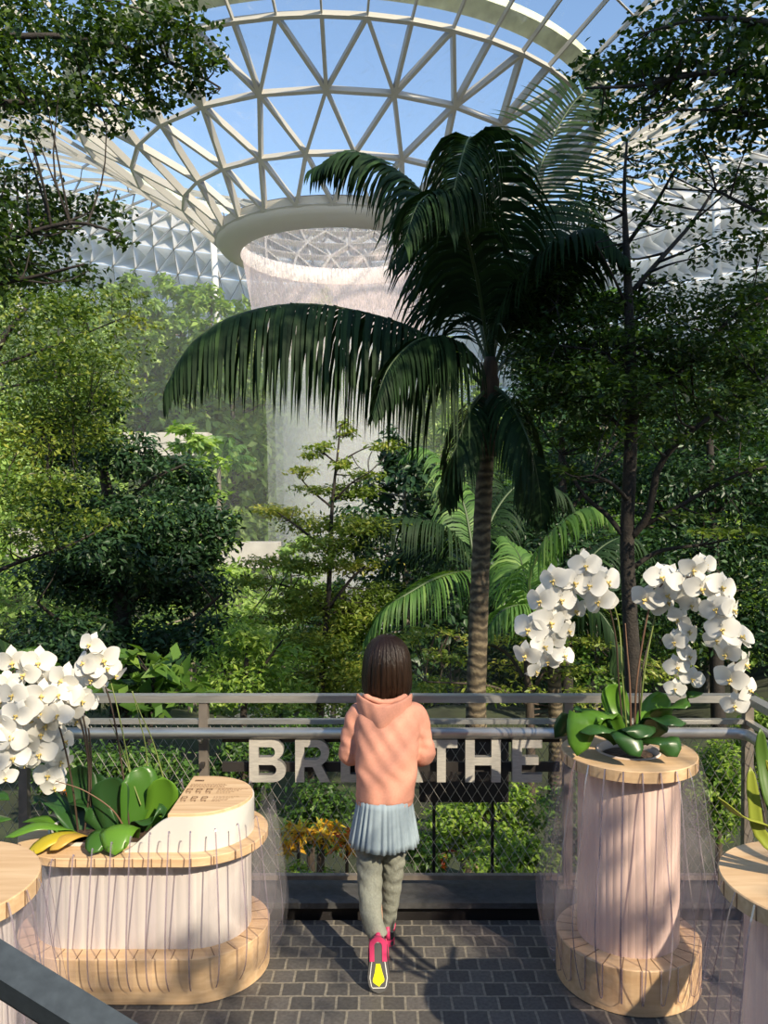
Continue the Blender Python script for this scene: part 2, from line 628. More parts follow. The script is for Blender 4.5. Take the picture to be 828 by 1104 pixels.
# ------------------------------------------------------------------ glass roof
RING = [(6.5, 15.45, 24), (8.2, 17.05, 24), (10.7, 18.6, 24), (13.2, 20.2, 48), (16.2, 22.0, 48), (19.6, 23.9, 48),
        (23.2, 25.5, 48), (27, 26.6, 48), (31, 27.3, 48)]
OUT = [(31, 27.3), (34, 27.3), (37, 26.8), (40, 25.8), (43, 24.2), (45.7, 22.1), (48, 19.7), (50, 17), (51.7, 14), (53, 10.8), (54, 7.5), (54.6, 4)]
NOUT = 128
PH_MIN = R(72)


def rp_(r, z, ph):
    return np.array([AX[0] + r * math.sin(ph), AX[1] - r * math.cos(ph), z])


def wrap(p):
    return abs((p + math.pi) % (2 * math.pi) - math.pi)


lat, gl = MB(), MB()
nodes = []
for i, (r, z, n) in enumerate(RING):
    off = (i % 2) * math.pi / n if n == 24 else ((i % 2) * math.pi / 48 if i > 3 else 0)
    # ring 3 (first of 48) must line its even nodes up with ring 2
    if i == 3:
        off = 0.0
    nodes.append([(rp_(r, z, off + k * 2 * math.pi / n), off + k * 2 * math.pi / n) for k in range(n)])


def nrm_at(i, ph):
    a, b = RING[max(0, i - 1)], RING[min(len(RING) - 1, i + 1)]
    dr, dz = b[0] - a[0], b[1] - a[1]
    v = np.array([-dz * math.sin(ph), dz * math.cos(ph), dr])
    return v / np.linalg.norm(v)


WB, HB = .15, .34
wb = lambda i: (.15, .34) if i < 4 else (.075, .2)


def keep(ph, r):
    return r < 24 or wrap(ph) > PH_MIN


for i, ring in enumerate(nodes):
    n = len(ring)
    for k in range(n):
        p, ph = ring[k]
        q = ring[(k + 1) % n][0]
        if keep(ph, RING[i][0]):
            lat.beam(p, q, *wb(i), nrm_at(i, ph + math.pi / n))
    if i + 1 < len(nodes):
        up = nodes[i + 1]
        m = len(up)
        for k in range(n):
            p, ph = ring[k]
            if not keep(ph, RING[i + 1][0]):
                continue
            # connect to the upper ring's nodes that lie within one upper step
            step = 2 * math.pi / m
            tol = step * (1.05 if m != n else .6)
            ds = [(((u[1] - ph + math.pi) % (2 * math.pi)) - math.pi, j) for j, u in enumerate(up)]
            near = sorted((d, j) for d, j in ds if abs(d) < tol)
            for d, j in near:
                lat.beam(p, up[j][0], *wb(i + 1), nrm_at(i, ph))
            nv = nrm_at(i, ph) * .12
            for (d0, j0), (d1, j1) in zip(near[:-1], near[1:]):
                gl.add([p + nv, up[j1][0] + nv, up[j0][0] + nv], [(0, 1, 2)])
            # the pane between this node, the next node and the upper node shared by both
            p2 = ring[(k + 1) % n][0]
            j1 = near[-1][1]
            gl.add([p + nv, p2 + nv, up[j1][0] + nv], [(0, 1, 2)])
ceil = lat.build('ceiling', M['shell_beam'])
tag(ceil, kind='structure')
g = gl.build('glass_panes', M['roof_glass'], ceil, off=(0, 0, 0))
# outer shell of white folded shade panels
pan, ob, gl2 = MB(), MB(), MB()
for i in range(len(OUT) - 1):
    (r0, z0), (r1, z1) = OUT[i], OUT[i + 1]
    for k in range(NOUT):
        st = 2 * math.pi / NOUT
        a0 = k * st + (i % 2) * st / 2
        if (wrap(a0) < PH_MIN if math.sin(a0) < 0 else wrap(a0) < R(38)):
            continue
        A, B = rp_(r0, z0, a0), rp_(r0, z0, a0 + st)
        T = rp_(r1, z1, a0 + st / 2)
        T2 = rp_(r1, z1, a0 + st * 1.5)
        nin = np.array([-(z0 - z1) * math.sin(a0), (z0 - z1) * math.cos(a0), -(r1 - r0)])
        nin /= np.linalg.norm(nin)
        ob.beam(A, T, .09, .22, nin)
        ob.beam(B, T, .09, .22, nin)
        if r0 < 33:
            for tri in ((A, B, T), (B, T2, T)):
                gl2.add(np.array(tri), [(0, 1, 2)])
            continue
        # each cell carries a folded pyramid of three shade sheets; a slit stays open along its edges
        inw = np.array([-math.sin(a0 + st / 2), math.cos(a0 + st / 2), 0])
        for tri, low in (((A, B, T), T), ((B, T2, T), (T + T2) / 2)):
            tri = np.array(tri)
            c = tri.mean(0)
            q = c + (tri - c) * .98
            tip = c * .2 + low * .8 + inw * ((r1 - r0) * 1.0 + .75)
            pan.add([q[0], q[1], q[2], tip], [(0, 1, 3), (1, 2, 3), (2, 0, 3)])
gl2.build('glass_panes', M['roof_glass'], ceil, off=(0, 0, 0))
o = ob.build('shell_frame', M['shell_beam'], ceil, off=(0, 0, 0))
o = pan.build('shade_panels', M['shell_white'], ceil, off=(0, 0, 0))
mb = MB()
mb.lathe([(13.35, 20.75), (14.0, 21.15), (14.0, 21.45), (13.35, 21.05), (13.35, 20.75)], 96, (AX[0], AX[1], 0), cap=False)
mb.build('roof_walkway', M['gutter'], ceil, off=(0, 0, 0))
for (px, pyt, pyb, Y, rad) in [(229, 288, 345, 72, .28), (16, 290, 330, 58, .25), (770, 235, 330, 62, .3)]:
    mb = MB()
    a, b = P(px, pyt, Y), P(px + 8, pyb, Y)
    mb.tube([a + (0, 0, 4.0), b - (0, 0, 5)], rad, 12)
    mb.build('support_column', M['white_trunk'], ceil, off=(0, 0, 0), smooth=True)

# ------------------------------------------------------------------ oculus and falling water
wf = thing('waterfall', 'white ring-lipped waterfall pouring from the glass roof into the valley', 'waterfall', (AX[0], AX[1], -10))
c0 = (AX[0], AX[1], 0)
mb = MB()
mb.lathe([(6.62, 15.75), (6.55, 15.25), (6.35, 15.0), (5.6, 14.72), (5.32, 14.70)], 96, c0, cap=False)
mb.build('collar', M['collar'], wf, smooth=True)
mb = MB()
mb.lathe([(5.30, 14.70), (5.24, 14.9), (5.24, 15.5), (5.6, 15.75), (6.6, 15.8)], 96, c0, cap=False)
mb.build('inner_lip', M['collar_inner'], wf, smooth=True)
mb = MB()
mb.lathe([(5.22, 14.72), (5.12, 14.1), (4.98, 13.3), (4.78, 12.2), (4.56, 11.0), (4.36, 9.8)], 96, c0, cap=False)
mb.build('water_sheet', M['water_sheet'], wf, smooth=True)
mb = MB()
for k in range(0, 3):
    s = 1 - .11 * k
    mb.lathe([(4.36 * s, 9.8), (4.1 * s, 8), (3.95 * s, 6), (3.88 * s, 2), (3.9 * s, -4), (4.0 * s, -9.9)], 72, c0, cap=False)
tag(mb.build('falling_water', M['water_fall'], wf, smooth=True), kind='stuff')

# ------------------------------------------------------------------ mist (real scattering volume filling the valley)
m, nt, out = mat('valley mist')
vs_ = N(nt, 'ShaderNodeVolumeScatter', Density=.0034, Anisotropy=0.0)
vs_.inputs['Color'].default_value = (.93, .96, 1.0, 1)
nt.links.new(vs_.outputs[0], out.inputs['Volume'])
mb = MB()
mb.box((-20, 52, 2), (46, 74, 26))
mist = mb.build('mist', m)
tag(mist, kind='stuff')

# ================================================================== RAILING
RY = 3.97


def zat(py, Y):
    return P(414, py, Y)[2]


rail = thing('balcony_railing', 'steel balcony railing with wire mesh infill along the deck edge', 'railing', (0, RY, .075))
X0 = -3.4
XC = P(806, 760, RY)[0]
zt, zm, zb = zat(752.5, RY), zat(777.5, RY), zat(945, RY)
zh = zat(790.5, 3.87)


def rpart(name, m_, fn, smooth=False):
    b = MB()
    fn(b)
    return b.build(name, m_, rail, smooth=smooth)


YS = 0.8
rpart('top_rail', M['steel'], lambda b: (b.box(((X0 + XC) / 2, RY, zt), (XC - X0 + .05, .055, .034)), b.box((XC, (RY + YS) / 2, zt), (.055, RY - YS, .034))))
rpart('mid_rail', M['steel'], lambda b: (b.box(((X0 + XC) / 2, RY, zm), (XC - X0, .03, .022)), b.box((XC, (RY + YS) / 2, zm), (.03, RY - YS, .022))))
rpart('handrail', M['steel'], lambda b: b.tube([(X0, 3.87, zh), (XC - .10, 3.87, zh), (XC - .06, 3.84, zh), (XC - .05, 3.80, zh), (XC - .05, YS, zh)], .026, 14), True)
rpart('bottom_rail', M['steel_post'], lambda b: (b.box(((X0 + XC) / 2, RY, zb), (XC - X0, .03, .022)), b.box((XC, (RY + YS) / 2, zb), (.03, RY - YS, .022))))
PXS = [P(x, 800, RY)[0] for x in (-175, 26, 220, 417, 612, 806)]
for x in PXS:
    def f(b, x=x):
        b.box((x, RY, (zt + .075) / 2), (.042, .042, zt - .075 - .02))
        b.box((x, RY, .082), (.09, .09, .012))
    rpart('post', M['steel_post'], f)
    rpart('handrail_bracket', M['steel'], lambda b, x=x: b.tube([(x, RY - .02, zh - .03), (x, 3.90, zh - .05), (x, 3.87, zh - .028)], .009, 8), True)
for y in (2.75, 1.6):
    rpart('post', M['steel_post'], lambda b, y=y: b.box((XC, y, (zt + .075) / 2), (.042, .042, zt - .095)))


def mesh_fn(b):
    z0, z1 = zb, zm
    H = z1 - z0
    run = H * .62
    stp = .052
    rad = .0013
    x = X0 - run
    while x < XC:
        for s in (1, -1):
            xa, xb = (x, x + run) if s > 0 else (x + run, x)
            za, zc = z0, z1
            lo, hi = X0, XC
            def clip(xa, za, xb, zc):
                t0, t1 = 0.0, 1.0
                d = xb - xa
                for lim, sg in ((lo, 1), (hi, -1)):
                    t = (lim - xa) / d
                    if d * sg > 0: t0 = max(t0, t)
                    else: t1 = min(t1, t)
                return t0, t1
            t0, t1 = clip(xa, za, xb, zc)
            if t1 - t0 > .02:
                p = lambda t: (xa + (xb - xa) * t, RY + .002 * s, za + (zc - za) * t)
                b.tube([p(t0), p(t1)], rad, 4, cap=False)
        x += stp
    y = YS - run
    while y < RY:
        for s in (1, -1):
            ya, yb = (y, y + run) if s > 0 else (y + run, y)
            t0 = max(0, ((YS - ya) / (yb - ya)) if s > 0 else ((RY - ya) / (yb - ya)))
            t1 = min(1, ((RY - ya) / (yb - ya)) if s > 0 else ((YS - ya) / (yb - ya)))
            if t1 - t0 > .02:
                p = lambda t: (XC + .002 * s, ya + (yb - ya) * t, z0 + (z1 - z0) * t)
                b.tube([p(t0), p(t1)], rad, 4, cap=False)
        y += stp


rpart('wire_mesh', M['wire'], mesh_fn)

# ------------------------------------------------------------------ BREATHE letters
LY = 3.875
sign = thing('letter_sign', 'raised steel capital letters spelling BREATHE fixed below the handrail', 'sign', (0, LY, zat(842, LY)))
z0, z1 = zat(842.5, LY), zat(797, LY)
LH = z1 - z0


def arcpts(cx, cy, rx, ry, a0, a1, n=10):
    return [(cx + rx * math.cos(R(a)), cy + ry * math.sin(R(a))) for a in np.linspace(a0, a1, n)]


def letter_shapes(ch):
    """list of (outer outline, [holes]) in a unit-high box"""
    t = .21
    if ch == 'E':
        return .66, [([(0, 0), (.66, 0), (.66, t * .9), (t, t * .9), (t, .41), (.58, .41), (.58, .60), (t, .60), (t, 1 - t * .9), (.66, 1 - t * .9), (.66, 1), (0, 1)], [])]
    if ch == 'T':
        return .76, [([(.275, 0), (.485, 0), (.485, 1 - t * .9), (.76, 1 - t * .9), (.76, 1), (0, 1), (0, 1 - t * .9), (.275, 1 - t * .9)], [])]
    if ch == 'H':
        return .80, [([(0, 0), (t, 0), (t, .40), (.59, .40), (.59, 0), (.80, 0), (.80, 1), (.59, 1), (.59, .59), (t, .59), (t, 1), (0, 1)], [])]
    if ch == 'A':
        return .92, [([(0, 0), (.22, 0), (.285, .19), (.635, .19), (.70, 0), (.92, 0), (.57, 1), (.35, 1)], [[(.345, .36), (.46, .74), (.575, .36)]])]
    if ch == 'B':
        out = [(0, 0), (.50, 0)] + arcpts(.52, .275, .30, .275, -90, 70) + arcpts(.50, .76, .27, .24, -50, 90) + [(0, 1)]
        h1 = [(t, .17), (.50, .17)] + arcpts(.50, .29, .11, .12, -80, 80, 6) + [(t, .41)]
        h2 = [(t, .59), (.48, .59)] + arcpts(.48, .71, .10, .12, -80, 80, 6) + [(t, .83)]
        return .82, [(out, [h1, h2])]
    if ch == 'R':
        out = [(0, 0), (t, 0), (t, .36), (.40, .36), (.57, 0), (.81, 0), (.60, .40)] + arcpts(.50, .70, .28, .30, -55, 90) + [(0, 1)]
        h = [(t, .53), (.48, .53)] + arcpts(.48, .68, .11, .15, -80, 80, 6) + [(t, .83)]
        return .80, [(out, [h])]


def make_letter(ch, pxl, pxr):
    w_, shapes = letter_shapes(ch)
    xl, xr = P(pxl, 820, LY)[0], P(pxr, 820, LY)[0]
    sx = (xr - xl) / w_
    bm = bmesh.new()
    for out, holes in shapes:
        loops = []
        for poly in [out] + holes:
            vsx = [bm.verts.new((xl + p[0] * sx, LY - .012, z0 + p[1] * LH)) for p in poly]
            es = [bm.edges.new((vsx[i], vsx[(i + 1) % len(vsx)])) for i in range(len(vsx))]
            loops += es
        bmesh.ops.triangle_fill(bm, edges=loops, use_beauty=True)
    fr = bm.faces[:]
    ex = bmesh.ops.extrude_face_region(bm, geom=fr)
    bmesh.ops.translate(bm, verts=[v for v in ex['geom'] if isinstance(v, bmesh.types.BMVert)], vec=(0, .035, 0))
    bmesh.ops.recalc_face_normals(bm, faces=bm.faces[:])
    for f in bm.faces:
        f.material_index = 0 if abs(f.normal.y) > .5 else 1
    bmesh.ops.translate(bm, verts=bm.verts[:], vec=-Vector(sign.location))
    me = bpy.data.meshes.new('letter')
    bm.to_mesh(me)
    bm.free()
    me.materials.append(M['letter'])
    me.materials.append(M['letter_side'])
    o = link('letter', me, sign)
    o['label'] = 'steel capital letter ' + ch
    return o


for ch, a, b in [('B', 269, 308.5), ('R', 318.5, 356), ('E', 367.5, 399), ('A', 408, 456), ('T', 458.5, 493), ('H', 501.5, 539.5), ('E', 552, 584)]:
    make_letter(ch, a, b)
b = MB()
xa, xb = P(240, 826, LY + .04)[0], P(603, 826, LY + .04)[0]
b.box(((xa + xb) / 2, LY + .036, zat(829, LY)), (xb - xa, .016, .045))
b.box(((xa + xb) / 2, LY + .036, zat(800, LY)), (xb - xa, .016, .018))
for x in PXS[2:5]:
    b.box((x, (LY + RY) / 2 + .012, zat(829, LY)), (.02, RY - LY - .04, .02))
b.build('backing_bar', M['dark_bar'], sign)

# dark board behind the mesh
a, c = P(452, 798, 4.35), P(548, 864, 4.35)
nb = thing('notice_board', 'dark brown board standing behind the wire mesh below letters T and H', 'board', ((a[0] + c[0]) / 2, 4.35, -1.2))
b = MB()
b.box(((a[0] + c[0]) / 2, 4.35, (a[2] + c[2]) / 2), (c[0] - a[0], .03, a[2] - c[2]))
b.build('panel', M['dark_bar'], nb)
for x in (a[0] + .08, c[0] - .08):
    b = MB()
    b.box((x, 4.38, (c[2] - 1.3) / 2), (.016, .016, c[2] + 1.3))
    b.build('post', M['dark_bar'], nb)

# stair handrail that crosses the near corner
hr = thing('stair_handrail', 'slate grey flat stair handrail sloping down across the planters', 'handrail', tuple(P(60, 1070, 1.5)))
b = MB()
A_, B_ = P(-70, 1000, 1.56), P(330, 1250, 1.40)
upv = np.array([0, -.35, 1.0])
b.beam(A_, B_, .06, .052, upv)
b.build('rail_bar', M['slate'], hr)
b = MB()
off = np.array([0.0, .012, -.037])
b.beam(A_ + off, B_ + off, .04, .022, upv)
b.build('rail_underside', M['slate_dark'], hr)
for t in (.03, .97):
    b = MB()
    q = A_ + (B_ - A_) * t
    b.tube([(q[0], q[1] + .01, 0), (q[0], q[1] + .01, q[2] - .02)], .018, 10)
    b.build('post', M['slate_dark'], hr)
# ================================================================== PLANTS
def leaf_tris(pos, nrm, yaw, L, W, fold=.18, curl=.12):
    """N leaves of four rhombus-like triangles with a raised midrib. returns verts, tris"""
    n = len(pos)
    nrm = unit(nrm)
    ref = np.where(np.abs(nrm[:, 2:3]) < .95, np.array([[0, 0, 1.0]]), np.array([[1.0, 0, 0]]))
    a = unit(np.cross(ref, nrm))
    b = np.cross(nrm, a)
    d = np.cos(yaw)[:, None] * a + np.sin(yaw)[:, None] * b
    s = np.cross(nrm, d)
    L, W = np.broadcast_to(L, n)[:, None], np.broadcast_to(W, n)[:, None]
    p0 = pos
    mid = pos + d * L * .48 - nrm * L * fold * .5
    tip = pos + d * L - nrm * L * (curl + .05)
    l = pos + d * L * .45 + s * W * .5
    r = pos + d * L * .45 - s * W * .5
    v = np.stack([p0, l, mid, r, tip], 1).reshape(-1, 3)
    k = np.arange(n)[:, None] * 5
    t = np.concatenate([k + [[0, 2, 1]], k + [[0, 3, 2]], k + [[1, 2, 4]], k + [[2, 3, 4]]], 1).reshape(-1, 3)
    return v, t


def pad_points(c, rad, n, g, clumps=None, clump_r=.35, shell=False):
    """points in an ellipsoid, gathered in clumps; returns positions and outward directions"""
    rad = np.asarray(rad, float)
    k = clumps or max(3, n // 22)
    u = unit(g.normal(size=(k, 3)))
    rr = g.uniform(.45 if shell else .1, 1, (k, 1)) ** (1 / 2.2)
    cc = u * rr
    idx = g.integers(0, k, n)
    q = cc[idx] + g.normal(size=(n, 3)) * clump_r * np.array([1, 1, .75])
    return c + q * rad, unit(q * (1 / rad) * rad.min() + 1e-6), c + cc * rad


DENS = 2.3


class Tree:
    def __init__(self, name, label, cat, base, seed, group=None):
        self.root = thing(name, label, cat, tuple(base), group)
        self.g = np.random.default_rng(seed)
        self.V, self.T, self.Rn = [], [], []
        self.nv = 0
        self.wood = MB()
        self.skel = []

    def limb(self, pts, rads, n=14, sides=7, name=None, m=None):
        c = bez(pts, n)
        r = np.interp(np.linspace(0, 1, n), np.linspace(0, 1, len(rads)), rads)
        self.skel.append(np.c_[c, r])
        if name:
            b = MB()
            b.tube(c, r, sides)
            return b.build(name, m, self.root, smooth=True)
        self.wood.tube(c, r, sides)

    def leaves(self, pos, nrm, L, W, tone=None, droop=0):
        n = len(pos)
        g = self.g
        Ls = L * g.uniform(.7, 1.25, n)
        v, t = leaf_tris(pos, nrm, g.uniform(0, 2 * math.pi, n), Ls, Ls * W)
        self.V.append(v)
        self.T.append(t + self.nv)
        rn = np.clip(g.beta(2, 2.4, n) if tone is None else tone + g.normal(0, .16, n), 0, 1)
        self.Rn.append(np.repeat(rn, 4))
        self.nv += len(v)

    def pad(self, c, rad, n, L, W=.5, tilt=.55, twigs=0, tone=None, flat=None, twr=.006, up=1.0, clump_r=.3, out=.35, clumps=None):
        g = self.g
        c = np.asarray(c, float)
        pos, outw, cc = pad_points(c, rad, n, g, clumps, clump_r)
        nr = np.array([0, 0, up]) + outw * out + g.normal(size=(n, 3)) * tilt
        self.leaves(pos, nr, L, W, tone)
        if twigs and self.skel:
            sk = np.concatenate(self.skel)
            for q in cc[:twigs]:
                d2 = ((sk[:, :3] - q) ** 2).sum(1) + np.maximum(0, sk[:, 2] - q[2]) * .6
                j = int(np.argmin(d2))
                a = sk[j, :3]
                mid = (a + q) / 2 + g.normal(size=3) * .06 * np.linalg.norm(q - a) - np.array([0, 0, .06 * np.linalg.norm(q - a)])
                self.wood.tube(bez([a, mid, q], 6), np.linspace(min(sk[j, 3] * .7, twr * 2.2), twr * .5, 6), 5, cap=False)

    def done(self, leafm, barkm, woodname='trunk'):
        if self.wood.n:
            self.wood.build(woodname, barkm, self.root, smooth=True)
        f = fast_mesh('foliage', np.concatenate(self.V), np.concatenate(self.T), np.concatenate(self.Rn), leafm, self.root)
        self.foliage = f
        return self.root


def px_tree(name, label, Y, trunk, limbs, pads, L, W, leafm, barkm, dens, seed, ground=None, dspread=.5, group=None, cat='tree',
            tilt=.55, twigs=3, dfac=1.0, out=.35, clump_r=.3, twr=.006, named_limbs=False, up=1.0, hscale=1.0):
    """a tree whose limbs and leaf pads are set out from the photograph at depth Y"""
    p0 = P(*trunk[0][:2], Y)
    gz = terrain(p0[0], Y) if ground is None else ground
    base = np.array([p0[0], Y, gz])
    t = Tree(name, label, cat, base, seed, group)
    s = Y / FPX
    tp = [P(x, y, Y) for x, y, _ in trunk]
    rr = [r * s for _, _, r in trunk]
    t.limb([base - (0, 0, .1)] + tp, [rr[0] * 1.25] + rr, n=26, sides=10)
    for lb in limbs:
        dz = t.g.uniform(-dspread, dspread)
        pts = []
        for i, (x, y, r) in enumerate(lb):
            pts.append(P(x, y, Y + dz * i / max(1, len(lb) - 1)))
        t.limb(pts, [r * s for _, _, r in lb], n=12, sides=6, name='branch' if named_limbs else None, m=barkm)
    for pd in pads:
        x, y, hw, hh = pd[:4]
        tone = pd[4] if len(pd) > 4 else None
        k = pd[5] if len(pd) > 5 else 1.0
        Yp = Y + t.g.uniform(-dspread, dspread)
        sp = Yp / FPX
        area = math.pi * hw * hh
        n = int(DENS * dens * k * area * sp * sp / (L * L * W * .5))
        t.pad(P(x, y, Yp), (hw * sp, max(hw * sp * dfac, .1), hh * hscale * sp), max(n, 6), L, W, tilt, twigs, tone, twr=twr, out=out, clump_r=clump_r, up=up)
    return t.done(leafm, barkm)


# ------------------------------------------------------------------ slender layered tree on the right
RT = px_tree('layered_tree', 'slender dark-trunked tree with flat leafy layers behind the tall orchid planter', 6.3,
    [(683, 760, 9), (679, 660, 8), (676, 580, 7.5), (680, 480, 7), (680, 402, 6.5), (678, 331, 5), (675, 263, 3.6), (673, 205, 2), (676, 150, 1.2)],
    [[(678, 582, 4), (699, 555, 4), (712, 500, 3.5), (754, 458, 2.5), (822, 412, 1.5)],
     [(682, 612, 3), (712, 594, 2.5), (760, 587, 1.5), (800, 578, 1)],
     [(674, 580, 3.5), (654, 555, 3), (628, 532, 2.5), (605, 490, 1.6)],
     [(678, 540, 2.5), (660, 522, 2), (640, 512, 1.2)],
     [(680, 575, 3), (728, 548, 2.5), (786, 516, 2), (826, 503, 1.2)],
     [(681, 315, 3), (715, 276, 2.6), (751, 234, 2), (780, 186, 1)],
     [(677, 262, 2.4), (706, 221, 2), (728, 182, 1)],
     [(676, 331, 2), (660, 296, 1.4), (642, 262, .8)],
     [(680, 440, 3), (740, 395, 2.4), (787, 344, 2.6), (834, 318, 3)],
     [(678, 470, 2.6), (640, 430, 2), (612, 385, 2), (600, 330, 1)],
     [(680, 400, 2.5), (650, 380, 1.5), (600, 372, 1)],
     [(680, 380, 2.5), (730, 350, 1.5), (800, 330, 1)]],
    [(690, 175, 40, 20, None, .35), (752, 180, 45, 22, None, .35), (808, 205, 34, 30, None, .6), (640, 215, 30, 24, None, .4), (722, 235, 45, 16, None, .3), (790, 270, 45, 24, None, .6),
     (645, 275, 36, 22, None, .5), (600, 305, 40, 24), (705, 295, 38, 14, None, .3), (764, 325, 55, 20), (640, 340, 56, 22), (590, 372, 40, 20), (700, 358, 55, 18),
     (795, 378, 46, 22), (640, 402, 60, 18), (722, 402, 60, 20), (590, 430, 36, 16), (660, 440, 60, 15), (742, 440, 50, 14), (806, 428, 34, 16),
     (620, 470, 40, 14), (704, 470, 46, 10, None, .6), (765, 520, 42, 9), (618, 512, 30, 12, None, .6), (800, 505, 32, 8, .8), (735, 556, 42, 8, .6, .5), (795, 574, 44, 8, .9), (690, 330, 50, 18, .25), (740, 375, 60, 22, .2), (620, 360, 50, 24, .2), (680, 425, 70, 20, .15), (770, 460, 50, 18, .2), (600, 400, 40, 22, .2), (790, 345, 50, 24, .2), (815, 395, 40, 24, .2), (570, 340, 30, 20, .2), (665, 385, 60, 20, .1), (820, 310, 36, 20, .3)],
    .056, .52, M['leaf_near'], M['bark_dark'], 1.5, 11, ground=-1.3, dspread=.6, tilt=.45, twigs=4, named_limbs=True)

# ------------------------------------------------------------------ overhanging near boughs
px_tree('overhanging_tree', 'near tree leaning in at the upper right corner with coarse olive leaves', 5.2,
    [(1010, 560, 13), (985, 330, 12), (950, 180, 10), (930, 60, 7), (925, -60, 4)],
    [[(940, 130, 6), (860, 90, 4), (770, 78, 3), (690, 92, 2), (630, 95, 1)],
     [(952, 200, 6), (880, 235, 4), (828, 232, 3), (772, 205, 1.5)],
     [(935, 70, 5), (850, 30, 3.5), (760, 20, 2), (680, 40, 1)],
     [(945, 140, 4), (860, 130, 3), (790, 120, 2), (730, 118, 1)]],
    [(716, 62, 62, 30), (790, 40, 48, 36), (655, 72, 34, 20, None, .8), (705, 105, 52, 20, None, .8), (795, 108, 42, 28), (845, 70, 40, 60), (665, 128, 30, 14, None, .6),
     (760, 150, 45, 18, None, .6), (740, 15, 50, 18), (815, 150, 32, 24, None, .7), (830, 250, 25, 30, None, .5)],
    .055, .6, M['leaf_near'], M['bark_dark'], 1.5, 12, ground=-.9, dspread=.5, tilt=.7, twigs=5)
px_tree('overhanging_tree', 'near tree dangling dark round-leaved boughs over the upper left corner', 5.0,
    [(-190, 620, 13), (-170, 400, 12), (-140, 200, 10), (-120, 60, 7), (-110, -60, 4)],
    [[(-130, 120, 6), (-40, 50, 4), (80, 40, 3), (190, 70, 2), (238, 95, 1)],
     [(-140, 180, 6), (-60, 120, 4), (40, 110, 3), (130, 115, 1.5)],
     [(-120, 60, 5), (-20, -10, 3.5), (90, -5, 2), (200, 25, 1)],
     [(-160, 330, 5), (-70, 290, 4), (20, 255, 2.5), (80, 240, 2), (130, 252, 1)],
     [(-165, 350, 4), (-70, 320, 3), (30, 300, 2), (90, 285, 1)]],
    [(25, 30, 60, 38), (95, 35, 55, 38), (165, 28, 50, 28), (212, 66, 26, 26, None, .9), (150, 85, 48, 26), (85, 105, 55, 20), (25, 105, 48, 30), (216, 96, 24, 8),
     (120, 130, 34, 8, None, .6), (30, 150, 30, 14, None, .5), (35, 235, 46, 34), (15, 285, 40, 28), (88, 225, 40, 16, None, .8), (118, 256, 24, 10, None, .7), (60, 290, 48, 14, None, .8),
     (20, 200, 30, 20, None, .7), (-20, 60, 40, 60), (-20, 260, 40, 60)],
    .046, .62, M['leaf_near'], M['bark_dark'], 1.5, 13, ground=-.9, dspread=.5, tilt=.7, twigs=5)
px_tree('spreading_tree', 'yellow-green feathery tree standing at the left edge above the white orchids', 10.5,
    [(-60, 640, 9), (-50, 520, 8), (-30, 430, 6), (0, 370, 4), (30, 330, 2)],
    [[(-55, 640, 3.4), (20, 606, 2.4), (70, 590, 1.6), (120, 565, .8)],
     [(-40, 480, 2.6), (30, 465, 1.8), (90, 450, .8)],
     [(-20, 400, 2), (60, 372, 1.3), (140, 340, .6)], [(-30, 430, 2), (40, 410, 1.3), (120, 400, .6)]],
    [(25, 312, 46, 14, .25), (75, 335, 30, 10, .15), (60, 400, 40, 10, .15), (60, 450, 44, 10, .15), (40, 338, 60, 16), (105, 322, 44, 10, None, .8), (150, 345, 24, 6, .8, .7), (30, 380, 56, 20), (95, 378, 50, 18), (40, 425, 55, 20), (105, 420, 40, 14), (30, 475, 46, 20, .7), (90, 468, 36, 16, .6),
     (20, 530, 40, 20), (70, 520, 40, 14, None, .7), (30, 575, 44, 12), (95, 560, 40, 9)],
    .075, .45, M['leaf_olive'], M['bark_dark'], 1.7, 14, dspread=1.1, tilt=.65, twigs=5, clump_r=.36, hscale=1.4)
px_tree('dense_tree', 'dense dark glossy tree rising behind the low orchid planter', 13.0,
    [(128, 790, 11), (132, 700, 10), (128, 600, 8), (110, 500, 5), (100, 440, 2)],
    [[(130, 660, 5), (180, 610, 3.5), (225, 570, 1.5)], [(128, 640, 5), (80, 590, 3.5), (50, 540, 1.5)], [(131, 700, 5), (190, 680, 3), (240, 640, 1.5)],
     [(131, 700, 4), (80, 680, 3), (40, 650, 1.2)], [(120, 560, 3.5), (160, 520, 2.5), (200, 500, 1)]],
    [(100, 438, 40, 22), (72, 480, 46, 28), (128, 492, 50, 28), (196, 522, 42, 30), (78, 548, 58, 30), (150, 560, 58, 34), (222, 575, 36, 34), (60, 620, 48, 32),
     (130, 630, 58, 36), (205, 635, 48, 34), (88, 690, 58, 30), (165, 695, 58, 30), (230, 690, 34, 28), (110, 590, 60, 30), (180, 600, 50, 30), (130, 740, 70, 26),(40,700,40,40)],
    .125, .40, M['leaf_dark'], M['bark_dark'], 2.4, 15, dspread=1.2, tilt=.75, twigs=2, out=.9, clump_r=.19, dfac=.8)
